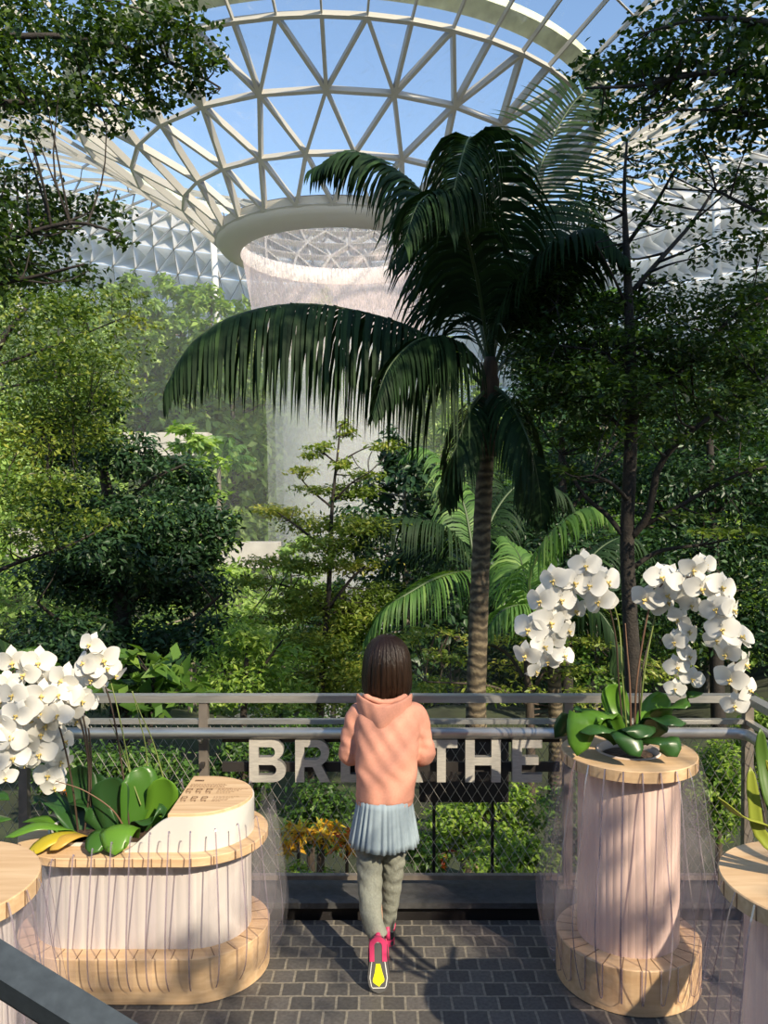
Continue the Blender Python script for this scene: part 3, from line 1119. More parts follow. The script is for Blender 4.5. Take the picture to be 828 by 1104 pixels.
px_tree('tiered_tree', 'narrow tree with golden green tiers standing before the waterfall', 12.0,
    [(344, 800, 4.2), (348, 720, 3.6), (354, 646, 3.0), (358, 548, 2.0), (364, 490, 1.2), (367, 458, .7)],
    [[(355, 660, 2.4), (330, 640, 1.8), (296, 628, 1)], [(355, 655, 2.4), (378, 625, 1.8), (394, 610, 1)], [(357, 600, 2), (330, 575, 1.5), (300, 553, .8)],
     [(357, 600, 2), (380, 580, 1.5), (400, 566, .8)], [(359, 548, 1.6), (335, 528, .9), (318, 508, .6)], [(360, 540, 1.6), (380, 520, .9), (398, 510, .6)],
     [(363, 500, 1.2), (345, 485, .6)], [(363, 500, 1.2), (392, 484, .8), (418, 478, .5)]],
    [(355, 600, 22, 10, .3, .7), (352, 650, 26, 12, .3, .7), (350, 700, 30, 14, .4, .7), (345, 745, 40, 16, .4), (320, 640, 24, 8, .5), (385, 660, 26, 10, .4), (372, 463, 10, 7), (345, 481, 18, 3.5), (415, 480, 18, 3.5), (333, 490, 12, 3), (374, 500, 13, 6), (322, 508, 20, 3.5, .7), (393, 512, 18, 4), (334, 528, 20, 4), (377, 528, 28, 8, .2),
     (299, 551, 28, 6, .8), (341, 565, 32, 9), (393, 567, 34, 9), (358, 588, 36, 8), (292, 606, 36, 6), (330, 611, 20, 6), (377, 610, 34, 6, .8), (276, 626, 26, 5), (402, 642, 32, 11, .1),
     (325, 658, 24, 8), (363, 672, 28, 9), (282, 668, 28, 6), (390, 685, 28, 11, .2), (348, 692, 38, 11), (296, 700, 34, 10), (382, 722, 38, 11), (335, 735, 40, 12), (300, 650, 20, 5)],
    .085, .42, M['leaf_gold'], M['bark_dark'], 3.1, 16, dspread=.4, tilt=.5, twigs=4, dfac=.8, clump_r=.34, hscale=1.15)
px_tree('leafy_shrub', 'bright green bushy shrub rising behind the handrail beside the tiered tree', 9.0,
    [(262, 800, 4), (264, 740, 3.5), (268, 690, 2)],
    [[(263, 760, 2), (240, 720, 1.5), (228, 690, .8)], [(264, 750, 2), (290, 710, 1.5), (305, 690, .8)]],
    [(268, 680, 30, 16, .7), (240, 705, 30, 18), (298, 705, 30, 18, .6), (268, 730, 40, 20), (235, 745, 30, 16), (305, 748, 30, 16)],
    .085, .36, M['leaf_light'], M['bark_dark'], 1.7, 17, dspread=.3, tilt=.7, twigs=3, out=.7, cat='shrub')
px_tree('broadleaf_shrub', 'low shrub of broad shiny leaves behind the white orchid sprays', 7.5,
    [(160, 850, 4), (162, 780, 3), (165, 730, 2)], [[(161, 780, 2), (135, 745, 1)], [(162, 775, 2), (195, 735, 1)]],
    [(150, 718, 30, 14, .7), (185, 722, 30, 14), (130, 745, 30, 16), (200, 750, 30, 16), (165, 750, 34, 18)],
    .19, .55, M['leaf_mid'], M['bark_dark'], 1.7, 18, dspread=.3, tilt=.6, twigs=2, out=.6, cat='shrub')
px_tree('small_tree', 'thin branching yellow-leaved tree seen between the palm trunk and layered tree', 10.0,
    [(572, 800, 5), (570, 740, 4.5), (566, 690, 3)],
    [[(571, 750, 2.4), (600, 705, 1.8), (635, 690, 1)], [(570, 740, 2.4), (540, 700, 1.8), (470, 682, 1)], [(569, 715, 2), (590, 680, 1.2), (620, 660, .8)], [(570, 760, 2), (530, 740, 1.4), (460, 735, .8)]],
    [(470, 680, 30, 6), (525, 690, 30, 7, .8), (590, 690, 36, 8), (635, 688, 26, 7), (480, 705, 30, 7), (560, 715, 36, 8, .8), (610, 722, 34, 8), (465, 738, 30, 7), (540, 745, 36, 8), (625, 752, 36, 9), (430, 690, 20, 6), (700, 720, 40, 10), (640, 660, 20, 6, None, .6)],
    .075, .42, M['leaf_gold'], M['bark'], 1.5, 19, dspread=.6, tilt=.5, twigs=4)

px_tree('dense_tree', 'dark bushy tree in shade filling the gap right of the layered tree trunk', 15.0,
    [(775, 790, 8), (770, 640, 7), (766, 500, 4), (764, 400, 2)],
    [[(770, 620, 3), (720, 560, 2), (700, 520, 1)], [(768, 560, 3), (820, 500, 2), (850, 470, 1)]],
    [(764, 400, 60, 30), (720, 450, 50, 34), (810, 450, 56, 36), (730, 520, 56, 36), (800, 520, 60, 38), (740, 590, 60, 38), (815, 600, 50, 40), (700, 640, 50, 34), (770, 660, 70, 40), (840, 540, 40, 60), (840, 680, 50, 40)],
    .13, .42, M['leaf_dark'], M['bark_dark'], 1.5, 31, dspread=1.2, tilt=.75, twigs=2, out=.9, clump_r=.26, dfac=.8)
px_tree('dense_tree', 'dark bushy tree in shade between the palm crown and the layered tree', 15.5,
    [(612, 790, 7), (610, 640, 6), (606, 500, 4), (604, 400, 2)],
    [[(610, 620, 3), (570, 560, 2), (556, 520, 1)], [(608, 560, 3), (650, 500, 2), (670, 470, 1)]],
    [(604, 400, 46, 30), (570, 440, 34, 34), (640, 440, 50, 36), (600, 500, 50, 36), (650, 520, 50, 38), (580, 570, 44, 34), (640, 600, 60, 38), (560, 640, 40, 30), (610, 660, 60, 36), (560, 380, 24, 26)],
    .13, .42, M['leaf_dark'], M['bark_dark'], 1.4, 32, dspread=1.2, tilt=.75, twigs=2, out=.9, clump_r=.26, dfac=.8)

# ------------------------------------------------------------------ hedge shrubs just below the deck
HS = [('leafy shrub in full sun below the letters T, H and E', 520, 880, 62, 48, 5.6, 'leaf_light', 1),
      ('leafy shrub by the foot of the palm trunk, low behind the bottom rail', 560, 925, 60, 26, 5.2, 'leaf_light', 2),
      ('leafy shrub under the letters B and R left of the child', 345, 880, 40, 40, 5.8, 'leaf_mid', 3),
      ('leafy shrub behind the right end of the mesh beside the tall planter', 775, 850, 34, 60, 5.4, 'leaf_light', 4),
      ('leafy shrub half hidden behind the tall orchid planter', 640, 880, 50, 55, 5.4, 'leaf_mid', 5),
      ('leafy shrub showing just right of the grey leggings', 462, 920, 26, 24, 5.3, 'leaf_mid', 6),
      ('leafy shrub behind the mesh above the low planter', 120, 840, 90, 40, 5.8, 'leaf_mid', 7),
      ('leafy shrub by the corner post of the railing', 822, 800, 30, 50, 5.8, 'leaf_light', 8),
      ('leafy shrub behind the letter B next to the wooden lid', 262, 830, 34, 46, 6.2, 'leaf_mid', 9),
      ('leafy shrub behind the handrail below the tiered tree', 335, 800, 50, 30, 6.6, 'leaf_mid', 10)]
for lab, x, y, hw, hh, Y, mk, sd_ in HS:
    px_tree('leafy_shrub', lab, Y, [(x, y + hh + 30, 4), (x, y + hh * .5, 3), (x, y, 2)], [],
            [(x + hw * math.cos(a) * .55, y + hh * math.sin(a) * .55, hw * .5, hh * .42) for a in np.linspace(0, 5.4, 6)] + [(x, y, hw * .6, hh * .5)],
            .048, .45, M[mk], M['bark'], 1.9, 40 + sd_, ground=-1.3, dspread=.25, tilt=.7, twigs=4, out=.7, cat='shrub', dfac=.6)
CR = [('croton with yellow and orange leaves beside the low planter', 322, 905, 18, 16, 5.1, 51), ('croton with yellow leaves under the letter R', 348, 900, 18, 18, 5.4, 52),
      ('red-orange croton close by the left hip of the child', 374, 912, 12, 18, 5.2, 53), ('reddish croton low behind the mesh right of the child', 470, 925, 14, 10, 5.6, 54),
      ('orange croton glimpsed behind the low planter orchid leaves', 66, 850, 14, 10, 5.6, 55)]
for lab, x, y, hw, hh, Y, sd_ in CR:
    px_tree('croton', lab, Y, [(x, y + hh + 20, 2), (x, y + hh * .5, 1.6), (x, y, 1)], [],
            [(x - hw * .4, y, hw * .6, hh * .7), (x + hw * .4, y - hh * .2, hw * .6, hh * .7), (x, y - hh * .5, hw * .5, hh * .5)],
            .075, .32, M['croton_yellow' if 'yellow' in lab else 'croton'], M['bark'], 1.9, sd_, ground=-1.3, dspread=.1, tilt=.8, twigs=3, out=.9, cat='plant', dfac=.7)

px_tree('leafy_shrub', 'pale green feathery shrub low behind the mesh beside the yellow crotons', 4.9, [(332, 975, 2), (332, 955, 1.6), (332, 945, 1)], [],
        [(318, 948, 16, 8), (346, 950, 16, 8), (332, 940, 18, 7), (305, 952, 12, 6)], .06, .3, M['leaf_light'], M['bark'], 1.8, 57, ground=-1.3, dspread=.1, tilt=.6, twigs=3, out=.9, cat='shrub', dfac=.7)
# ------------------------------------------------------------------ palms
def frond_mesh(b_r, b_l, pts, n, length, droop, width=.03, sweep=.5, lift=.2, roll=0.0, rad=.018, start=.12, g=None, hang=0.0, plane=None):
    """one pinnate frond: rachis tube into b_r, leaflets into b_l lists"""
    c = bez(pts, 40)
    b_r.tube(bez(pts, 24), np.linspace(rad, rad * .15, 24), 6)
    seg = np.linalg.norm(np.diff(c, axis=0), axis=1)
    cum = np.r_[0, np.cumsum(seg)] / seg.sum()
    tg = unit(np.gradient(c, axis=0))
    for i in range(n):
        t = start + (1 - start) * (i + .5) / n
        p = np.array([np.interp(t, cum, c[:, k]) for k in range(3)])
        T = unit(np.array([np.interp(t, cum, tg[:, k]) for k in range(3)]))
        up = np.array([0, 0, 1.0])
        S = np.cross(T, up)
        if np.linalg.norm(S) < .25:
            S = np.array([1.0, 0, 0]) if plane is None else np.asarray(plane, float)
        if plane is not None:
            S = np.asarray(plane, float) - T * np.dot(plane, T)
        S = unit(S)
        U = unit(np.cross(S, T))
        S, U = S * math.cos(roll) + U * math.sin(roll), U * math.cos(roll) - S * math.sin(roll)
        env = math.sin(math.pi * min(1, .18 + .82 * t) ** .8) ** .6
        env = max(env, .25)
        for sd in (-1, 1):
            L = length * env * g.uniform(.85, 1.1)
            d = unit(S * sd + T * (sweep + .5 * t) + U * lift + g.normal(size=3) * .05)
            w = width * g.uniform(.8, 1.15)
            q = p.copy()
            prev = None
            ns = 5
            L_seg = L / ns
            vv = []
            dr = droop * g.uniform(.8, 1.25)
            for k in range(ns + 1):
                wd = w * (.55, 1, 1, .8, .5, .02)[k] * .5
                wv = unit(T - d * np.dot(T, d) + 1e-4)
                vv += [q + wv * wd, q - wv * wd]
                q = q + d * L_seg
                d = unit(d + np.array([0, 0, -1.0]) * dr * (.5 + .5 * k / ns) + np.array([0, 0, -hang]))
            b_l.append(np.array(vv))


def finish_leaflets(bl, g):
    V = np.concatenate(bl)
    m = len(bl)
    nv = len(bl[0])
    f = []
    for k in range(nv // 2 - 1):
        a = 2 * k
        f += [(a, a + 1, a + 3), (a, a + 3, a + 2)]
    f = np.array(f)
    T = (np.arange(m)[:, None, None] * nv + f[None]).reshape(-1, 3)
    rn = np.repeat(np.clip(g.beta(2, 3, m), 0, 1), len(f))
    return V, T, rn


def palm(name, label, Y, trunk, fronds, leafm, barkm, seed, ground, width=.03, n=52, trunk_part='trunk', extra=None):
    g = np.random.default_rng(seed)
    p0 = P(*trunk[0][:2], Y)
    base = np.array([p0[0], Y, ground])
    root = thing(name, label, 'palm', tuple(base))
    s = Y / FPX
    c = bez([base] + [P(x, y, Y) for x, y, _ in trunk], 60)
    r = np.interp(np.linspace(0, 1, 60), np.linspace(0, 1, len(trunk) + 1), [trunk[0][2] * 1.2 * s] + [t[2] * s for t in trunk])
    r = r * (1 + .05 * (np.arange(60) % 3 == 0))          # leaf-scar rings
    b = MB()
    b.tube(c, r * .92, 16)
    b.build(trunk_part, barkm, root, smooth=True)
    for fr in fronds:
        pts = [P(x, y, Y + dy) for x, y, dy in fr['p']]
        br, bl = MB(), []
        frond_mesh(br, bl, pts, fr.get('n', n), fr['L'], fr['droop'], fr.get('w', width), fr.get('sweep', .5), fr.get('lift', .2), fr.get('roll', 0.0),
                   fr.get('rad', .018 * Y / 7), fr.get('start', .12), g, fr.get('hang', 0.0), fr.get('plane'))
        V, T, rn = finish_leaflets(bl, g)
        f = fast_mesh('frond', V, T, rn, fr.get('m', leafm), root)
        br.build('rachis', fr.get('rm', M['rachis']), f, off=base, smooth=True)
    if extra:
        extra(root, base)
    return root


M['rachis'] = simple('frond midrib', (.045, .075, .022), .5)
M['palm_trunk'] = None


def palm_bark():
    m, nt, out = mat('ringed palm trunk')
    tc = N(nt, 'ShaderNodeTexCoord')
    wv = N(nt, 'ShaderNodeTexWave', Scale=4.2, Distortion=6.0, Detail=4.0)
    wv.bands_direction = 'Z'
    wv.inputs['Detail Scale'].default_value = 2.0
    nt.links.new(tc.outputs['Object'], wv.inputs['Vector'])
    nz = N(nt, 'ShaderNodeTexNoise', Scale=14.0, Detail=5.0)
    nt.links.new(tc.outputs['Object'], nz.inputs['Vector'])
    mx = N(nt, 'ShaderNodeMath', operation='MULTIPLY')
    nt.links.new(wv.outputs['Fac'], mx.inputs[0])
    nt.links.new(nz.outputs['Fac'], mx.inputs[1])
    rp = ramp(nt, [(.0, (.04, .03, .018)), (.3, (.10, .075, .045)), (.7, (.20, .16, .095))])
    nt.links.new(mx.outputs[0], rp.inputs['Fac'])
    b = N(nt, 'ShaderNodeBsdfPrincipled', Roughness=.85)
    nt.links.new(rp.outputs['Color'], b.inputs['Base Color'])
    bp = N(nt, 'ShaderNodeBump', Strength=.6, Distance=.02)
    nt.links.new(mx.outputs[0], bp.inputs['Height'])
    nt.links.new(bp.outputs['Normal'], b.inputs['Normal'])
    nt.links.new(b.outputs[0], out.inputs[0])
    return m


M['palm_trunk'] = palm_bark()
M['palm_sheath'] = simple('brown leaf sheath', (.075, .045, .025), .8, noise=.5, nscale=30, stretch=(1, 1, .15), bump=.4)
PY = 7.0


def palm_extra(root, base):
    s = PY / FPX
    b = MB()
    c = bez([P(526, 492, PY), P(526, 455, PY), P(528, 418, PY), P(529, 385, PY)], 16)
    b.tube(c, np.array([9.6, 10.8, 10.2, 8, 6])[np.linspace(0, 4, 16).astype(int)] * s, 14)
    b.build('leaf_sheath', M['palm_sheath'], root, smooth=True)
    b = MB()
    c = bez([P(528, 400, PY), P(530, 330, PY), P(529, 250, PY), P(526, 175, PY - .1)], 20)
    b.tube(c, np.linspace(6, .8, 20) * s, 8)
    b.build('spear_leaf', M['palm'], root, smooth=True)


palm('tall_palm', 'tall palm with arching dark fronds and ringed trunk just behind the railing', PY,
     [(508, 940, 13), (513, 760, 11.5), (517, 640, 10.8), (521, 540, 10), (526, 450, 9.5)],
     [dict(p=[(524, 420, 0), (480, 376, -.1), (420, 345, -.2), (330, 328, -.35), (255, 340, -.5), (205, 372, -.6), (178, 418, -.65)], L=1.2, droop=.9, n=112, lift=-.25, hang=.6, w=.031, sweep=.12, start=.1),
      dict(p=[(527, 390, 0), (505, 300, .2), (470, 225, .4), (420, 180, .5), (375, 167, .55), (340, 182, .6)], L=1.02, droop=.5, n=92, lift=-.05, hang=.25, sweep=.45, w=.034),
      dict(p=[(529, 380, 0), (526, 280, -.2), (520, 190, -.5), (508, 148, -.8), (494, 185, -1.15), (482, 245, -1.3)], L=.88, droop=.6, n=90, lift=-.15, hang=.45, sweep=.5, w=.036, plane=(1, .1, 0)),
      dict(p=[(531, 390, 0), (548, 300, .3), (570, 215, .5), (600, 140, .7), (632, 98, .8), (662, 100, .9)], L=.92, droop=.12, n=72, lift=.0, hang=.06, sweep=.10, w=.030, plane=(1, -.2, -.28)),
      dict(p=[(531, 400, 0), (560, 330, -.2), (600, 272, -.5), (640, 250, -.7), (672, 275, -.8)], L=.75, droop=.5, n=70, lift=.0, hang=.3, w=.034),
      dict(p=[(526, 410, 0), (490, 372, -.3), (455, 365, -.6), (420, 395, -.9), (402, 445, -1.0)], L=.6, droop=.7, n=66, lift=-.1, hang=.5, w=.034),
      dict(p=[(529, 400, 0), (500, 330, .5), (480, 280, .9), (452, 262, 1.2), (420, 290, 1.4)], L=.62, droop=.5, n=44, hang=.25),
      dict(p=[(528, 385, 0), (512, 290, -.5), (488, 215, -.9), (455, 215, -1.3), (435, 262, -1.5)], L=.75, droop=.6, n=76, hang=.35, w=.034),
      dict(p=[(531, 385, 0), (558, 290, .6), (590, 228, 1.1), (628, 225, 1.5), (655, 262, 1.7)], L=.75, droop=.5, n=70, hang=.25, w=.034),
      dict(p=[(530, 415, 0), (548, 430, -.3), (568, 470, -.5), (580, 520, -.5), (584, 566, -.45)], L=.55, droop=.5, n=60, lift=-.2, hang=.4, w=.034),
      dict(p=[(524, 420, 0), (508, 440, -.3), (492, 480, -.45), (484, 515, -.4), (480, 545, -.35)], L=.5, droop=.5, n=56, lift=-.2, hang=.4, w=.034),
      dict(p=[(531, 405, 0), (556, 380, .4), (590, 378, .8), (615, 410, 1.0), (625, 450, 1.0)], L=.55, droop=.6, n=40, hang=.35)],
     M['palm'], M['palm_trunk'], 21, -1.5, extra=palm_extra)
palm('garden_palm', 'lower palm with sunlit pale fronds seen behind the tall palm trunk', 12.5,
     [(516, 800, 10), (514, 720, 9), (512, 650, 8.5), (512, 612, 8)],
     [dict(p=[(512, 612, 0), (480, 572, -.2), (440, 560, -.4), (405, 566, -.6), (384, 592, -.7)], L=.85, droop=.7, hang=.4, n=56, w=.04),
      dict(p=[(512, 610, 0), (500, 545, .3), (478, 500, .5), (455, 484, .6), (436, 494, .7)], L=.8, droop=.5, hang=.2, n=50, w=.04, m=M['palm_light']),
      dict(p=[(512, 615, 0), (475, 622, -.8), (440, 640, -1.2), (412, 660, -1.3), (394, 690, -1.3)], L=.85, droop=.6, hang=.4, n=50, w=.04, m=M['palm_light']),
      dict(p=[(513, 608, 0), (535, 550, .4), (565, 520, .8), (600, 530, 1.0), (625, 560, 1.1)], L=.8, droop=.6, hang=.3, n=50, w=.04),
      dict(p=[(513, 612, 0), (520, 560, 1.0), (516, 510, 1.6), (500, 470, 2.0), (478, 462, 2.2)], L=.8, droop=.5, hang=.2, n=46, w=.04),
      dict(p=[(514, 615, 0), (550, 610, -.7), (585, 625, -1.0), (610, 665, -1.1)], L=.8, droop=.6, hang=.4, n=46, w=.04, m=M['palm_light']),
      dict(p=[(511, 615, 0), (470, 590, .8), (430, 600, 1.2), (400, 630, 1.4)], L=.8, droop=.6, hang=.3, n=46, w=.04)],
     M['palm'], M['palm_trunk'], 22, -3.2)
palm('garden_palm', 'low feathery palm arching beneath the white orchids on the tall planter', 10.0,
     [(600, 800, 9), (598, 740, 8), (597, 690, 7.5)],
     [dict(p=[(597, 690, 0), (570, 630, -.2), (600, 570, -.4), (640, 548, -.5), (672, 570, -.6)], L=.7, droop=.7, hang=.45, n=56, w=.036, m=M['palm_light']),
      dict(p=[(597, 688, 0), (572, 640, .3), (560, 600, .6), (545, 580, .8)], L=.7, droop=.5, hang=.2, n=44, w=.036, m=M['palm_light']),
      dict(p=[(598, 690, 0), (620, 655, -.3), (645, 660, -.5), (664, 690, -.6), (668, 725, -.6)], L=.6, droop=.7, hang=.45, n=46, w=.034),
      dict(p=[(596, 690, 0), (570, 655, -.5), (540, 660, -.8), (520, 690, -.9)], L=.6, droop=.6, hang=.4, n=40, w=.034, m=M['palm_light']),
      dict(p=[(598, 688, 0), (630, 610, .5), (670, 580, .9), (700, 600, 1.1)], L=.7, droop=.6, hang=.3, n=44, w=.036)],
     M['palm'], M['palm_trunk'], 23, -2.2)
palm('garden_palm', 'short palm peeking above the orchid sprays at the left edge', 6.5,
     [(-30, 860, 10), (-28, 800, 9)],
     [dict(p=[(-28, 800, 0), (-10, 730, -.1), (30, 700, -.2), (60, 715, -.3)], L=.4, droop=.5, hang=.3, n=36, w=.03, m=M['palm_light']),
      dict(p=[(-28, 800, 0), (-40, 720, .2), (-10, 690, .3), (20, 700, .3)], L=.4, droop=.5, hang=.3, n=36, w=.03),
      dict(p=[(-28, 800, 0), (-70, 740, .2), (-110, 730, .3)], L=.4, droop=.5, hang=.3, n=30, w=.03)],
     M['palm'], M['palm_trunk'], 24, -1.4)

# ------------------------------------------------------------------ trees across the valley
def proto_round(seed, H, leafm, L, n, wide=.36, pads=16, label='', group='', name='valley_tree'):
    t = Tree(name, label, 'tree', (0, 0, 0), seed, group)
    g = t.g
    t.limb([(0, 0, -.3), (g.normal() * .1, g.normal() * .1, H * .35), (g.normal() * .2, g.normal() * .2, H * .9)], [H * .022, H * .016, H * .004], 14, 8)
    for k in range(pads):
        u = (k + .5) / pads
        z = H * (.32 + .66 * u)
        rr = H * wide * math.sqrt(max(.05, 1 - (2 * abs(u - .38)) ** 2 * .75)) * g.uniform(.55, 1)
        a = k * 2.4 + g.uniform(-.4, .4)
        c = np.array([rr * .62 * math.cos(a), rr * .62 * math.sin(a), z])
        t.pad(c, (rr * .55, rr * .55, H * .075), n // pads, L, .5, .6, 2, None, twr=H * .002, out=.8, clump_r=.32)
    return t.done(leafm, M['bark_far'])


def proto_tier(seed, H, leafm, L, n, label='', group='', name='valley_tree'):
    t = Tree(name, label, 'tree', (0, 0, 0), seed, group)
    g = t.g
    t.limb([(0, 0, -.3), (0, 0, H * .5), (g.normal() * .15, g.normal() * .15, H)], [H * .018, H * .012, H * .003], 14, 8)
    tiers = 9
    for k in range(tiers):
        z = H * (.28 + .70 * k / (tiers - 1))
        rr = H * .30 * (1 - .75 * k / (tiers - 1)) * g.uniform(.8, 1.15)
        for a in np.arange(4) * math.pi / 2 + g.uniform(0, 1.5):
            c = np.array([rr * .6 * math.cos(a), rr * .6 * math.sin(a), z + g.normal() * .02 * H])
            t.pad(c, (rr * .5, rr * .5, H * .022), n // (tiers * 4), L, .5, .45, 1, None, twr=H * .002, clump_r=.32)
    return t.done(leafm, M['bark_far'])


LAB_L = 'sunlit hazy tree on the far slope left of the waterfall'
LAB_R = 'dim dark tree on the shaded slope right of the waterfall'
LAB_C = 'tree on the valley floor between the garden and the waterfall'
GL, GR, GC = 'trees on the sunlit far slope', 'trees on the shaded far slope', 'trees on the valley floor'
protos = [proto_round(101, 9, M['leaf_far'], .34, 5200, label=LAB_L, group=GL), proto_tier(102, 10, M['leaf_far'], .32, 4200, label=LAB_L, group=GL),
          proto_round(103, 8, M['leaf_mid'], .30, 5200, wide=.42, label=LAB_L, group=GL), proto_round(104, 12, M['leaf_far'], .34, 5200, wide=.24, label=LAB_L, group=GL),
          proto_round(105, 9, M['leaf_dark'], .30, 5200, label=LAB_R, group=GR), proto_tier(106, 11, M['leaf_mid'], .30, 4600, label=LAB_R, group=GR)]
used = set()
g = np.random.default_rng(5)


def put(k, x, y, s, lab, grp):
    o = protos[k]
    if k in used:
        o = copy_tree(o)
    used.add(k)
    o.location = (x, y, float(terrain(x, y)) - .2)
    o.rotation_euler = (0, 0, g.uniform(0, 6.28))
    o.scale = (s, s, s * g.uniform(.9, 1.15))
    q = math.hypot(x - AX[0], y - AX[1])
    if q > 37:
        o.scale = tuple(k_ * .72 for k_ in o.scale)
    elif q > 24 and x < -4:
        o.scale = tuple(k_ * 1.3 for k_ in o.scale)
    o['label'], o['group'] = lab, grp


spots = []


def scatter(n, xr, yr, rho, mind, tries=4000):
    out = []
    for _ in range(tries):
        x, y = g.uniform(*xr), g.uniform(*yr)
        q = math.hypot(x - AX[0], y - AX[1])
        if any(x0 - 3 < x < x1 + 3 and y0 - 2.5 < y < y1 + 2.5 for x0, x1, y0, y1 in ((-14.6, -9.2, 44, 45.5), (-14, -11, 26, 27), (-6.9, -4.2, 34, 35))):
            continue
        if not rho[0] < q < rho[1] or abs(x) > y * .56 + 3 or (y < 45 and -.40 < x / y < -.19 and y > 31):
            continue
        if all((x - a) ** 2 + (y - b) ** 2 > mind ** 2 for a, b in spots):
            spots.append((x, y))
            out.append((x, y))
            if len(out) >= n:
                break
    return out


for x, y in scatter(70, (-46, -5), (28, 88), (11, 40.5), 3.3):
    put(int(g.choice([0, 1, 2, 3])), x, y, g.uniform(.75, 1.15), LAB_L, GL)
for x, y in scatter(16, (-8, 12), (58, 90), (13, 40.5), 4.2):
    put(int(g.choice([0, 1, 2, 3])), x, y, g.uniform(.75, 1.1), 'hazy tree on the far slope behind the falling water', 'trees behind the water')
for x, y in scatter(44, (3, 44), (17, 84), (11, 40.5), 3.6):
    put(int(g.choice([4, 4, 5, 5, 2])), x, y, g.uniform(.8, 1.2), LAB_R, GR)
for x, y in scatter(26, (-16, 12), (15.5, 34), (11, 31), 3.0):
    put(int(g.choice([2, 4, 5, 0] if x > -1 else [2, 0, 1, 3])), x, y, g.uniform(.40, .62), LAB_C, GC)
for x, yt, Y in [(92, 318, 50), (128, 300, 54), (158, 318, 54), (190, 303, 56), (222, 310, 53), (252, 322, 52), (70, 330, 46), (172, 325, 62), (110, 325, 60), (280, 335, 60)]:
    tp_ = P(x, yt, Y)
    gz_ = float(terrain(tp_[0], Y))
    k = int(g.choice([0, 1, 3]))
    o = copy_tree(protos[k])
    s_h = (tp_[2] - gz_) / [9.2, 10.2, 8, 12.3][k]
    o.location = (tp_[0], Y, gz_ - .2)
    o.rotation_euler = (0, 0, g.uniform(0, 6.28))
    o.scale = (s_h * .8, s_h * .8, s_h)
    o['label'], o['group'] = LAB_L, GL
palm('valley_palm', 'pale fan-crowned palm on the far terrace right of the concrete parapet', 38,
     [(236, 560, 3), (236, 520, 2.6), (236, 500, 2.4)],
     [dict(p=[(236, 500, 0), (236 + 26 * math.cos(a), 496 - 24 * math.sin(a), d), (236 + 40 * math.cos(a), 500 - 22 * math.sin(a), d * 1.4)], L=.8, droop=.4, hang=.2, n=18, w=.10, rad=.03)
      for a, d in [(.2, -.5), (.7, .5), (1.2, -.3), (1.7, .4), (2.2, -.5), (2.7, .2), (3.1, -.4), (-.2, .3)]],
     M['palm_light'], M['bark_far'], 25, -6)
# ================================================================== PLANTERS
def fin_profile(rt, rb, zt, zb, col, ztop=None):
    """outline (r, z) of one clear rib: tip at the top disc, belly outside the base, rounded foot"""
    top = zt if ztop is None else ztop
    H = top - .05
    outer = bez([(rt + .006, top), (rt + .030, top - .10 * H), (rt + .060, top - .35 * H), (rb + .085, top - .62 * H), (rb + .070, top - .82 * H), (rb + .030, .07), (rb + .006, .055)], 22)
    inner = [(rb + .004, zb + .004), (col + .03, zb + .004), (col + .012, zb + .05), (col + .012, zt - .05), (rt - .012, zt - .05), (rt - .004, top - .004)]
    return np.concatenate([outer, np.array(inner)])


def fin_mesh(prof, origin, direction, th=.0058, nouter=22):
    """rib standing on a line from origin along direction (unit xy)"""
    d = np.array([direction[0], direction[1], 0.0])
    s = np.array([-d[1], d[0], 0.0]) * th / 2
    o = np.array([origin[0], origin[1], 0.0])
    pts = np.array([o + d * r + np.array([0, 0, z]) for r, z in prof])
    n = len(pts)
    b = MB()
    v = np.concatenate([pts + s, pts - s])
    b.add(v, [tuple(range(n)), tuple(range(2 * n - 1, n - 1, -1))], 0)
    b.f += [[i, (i + 1) % n, n + (i + 1) % n, n + i] for i in range(n)]
    b.m += [1 if i < nouter else 0 for i in range(n)]
    b.r += [.5] * n
    return b


TOPZ, BASEZ = .92, .178


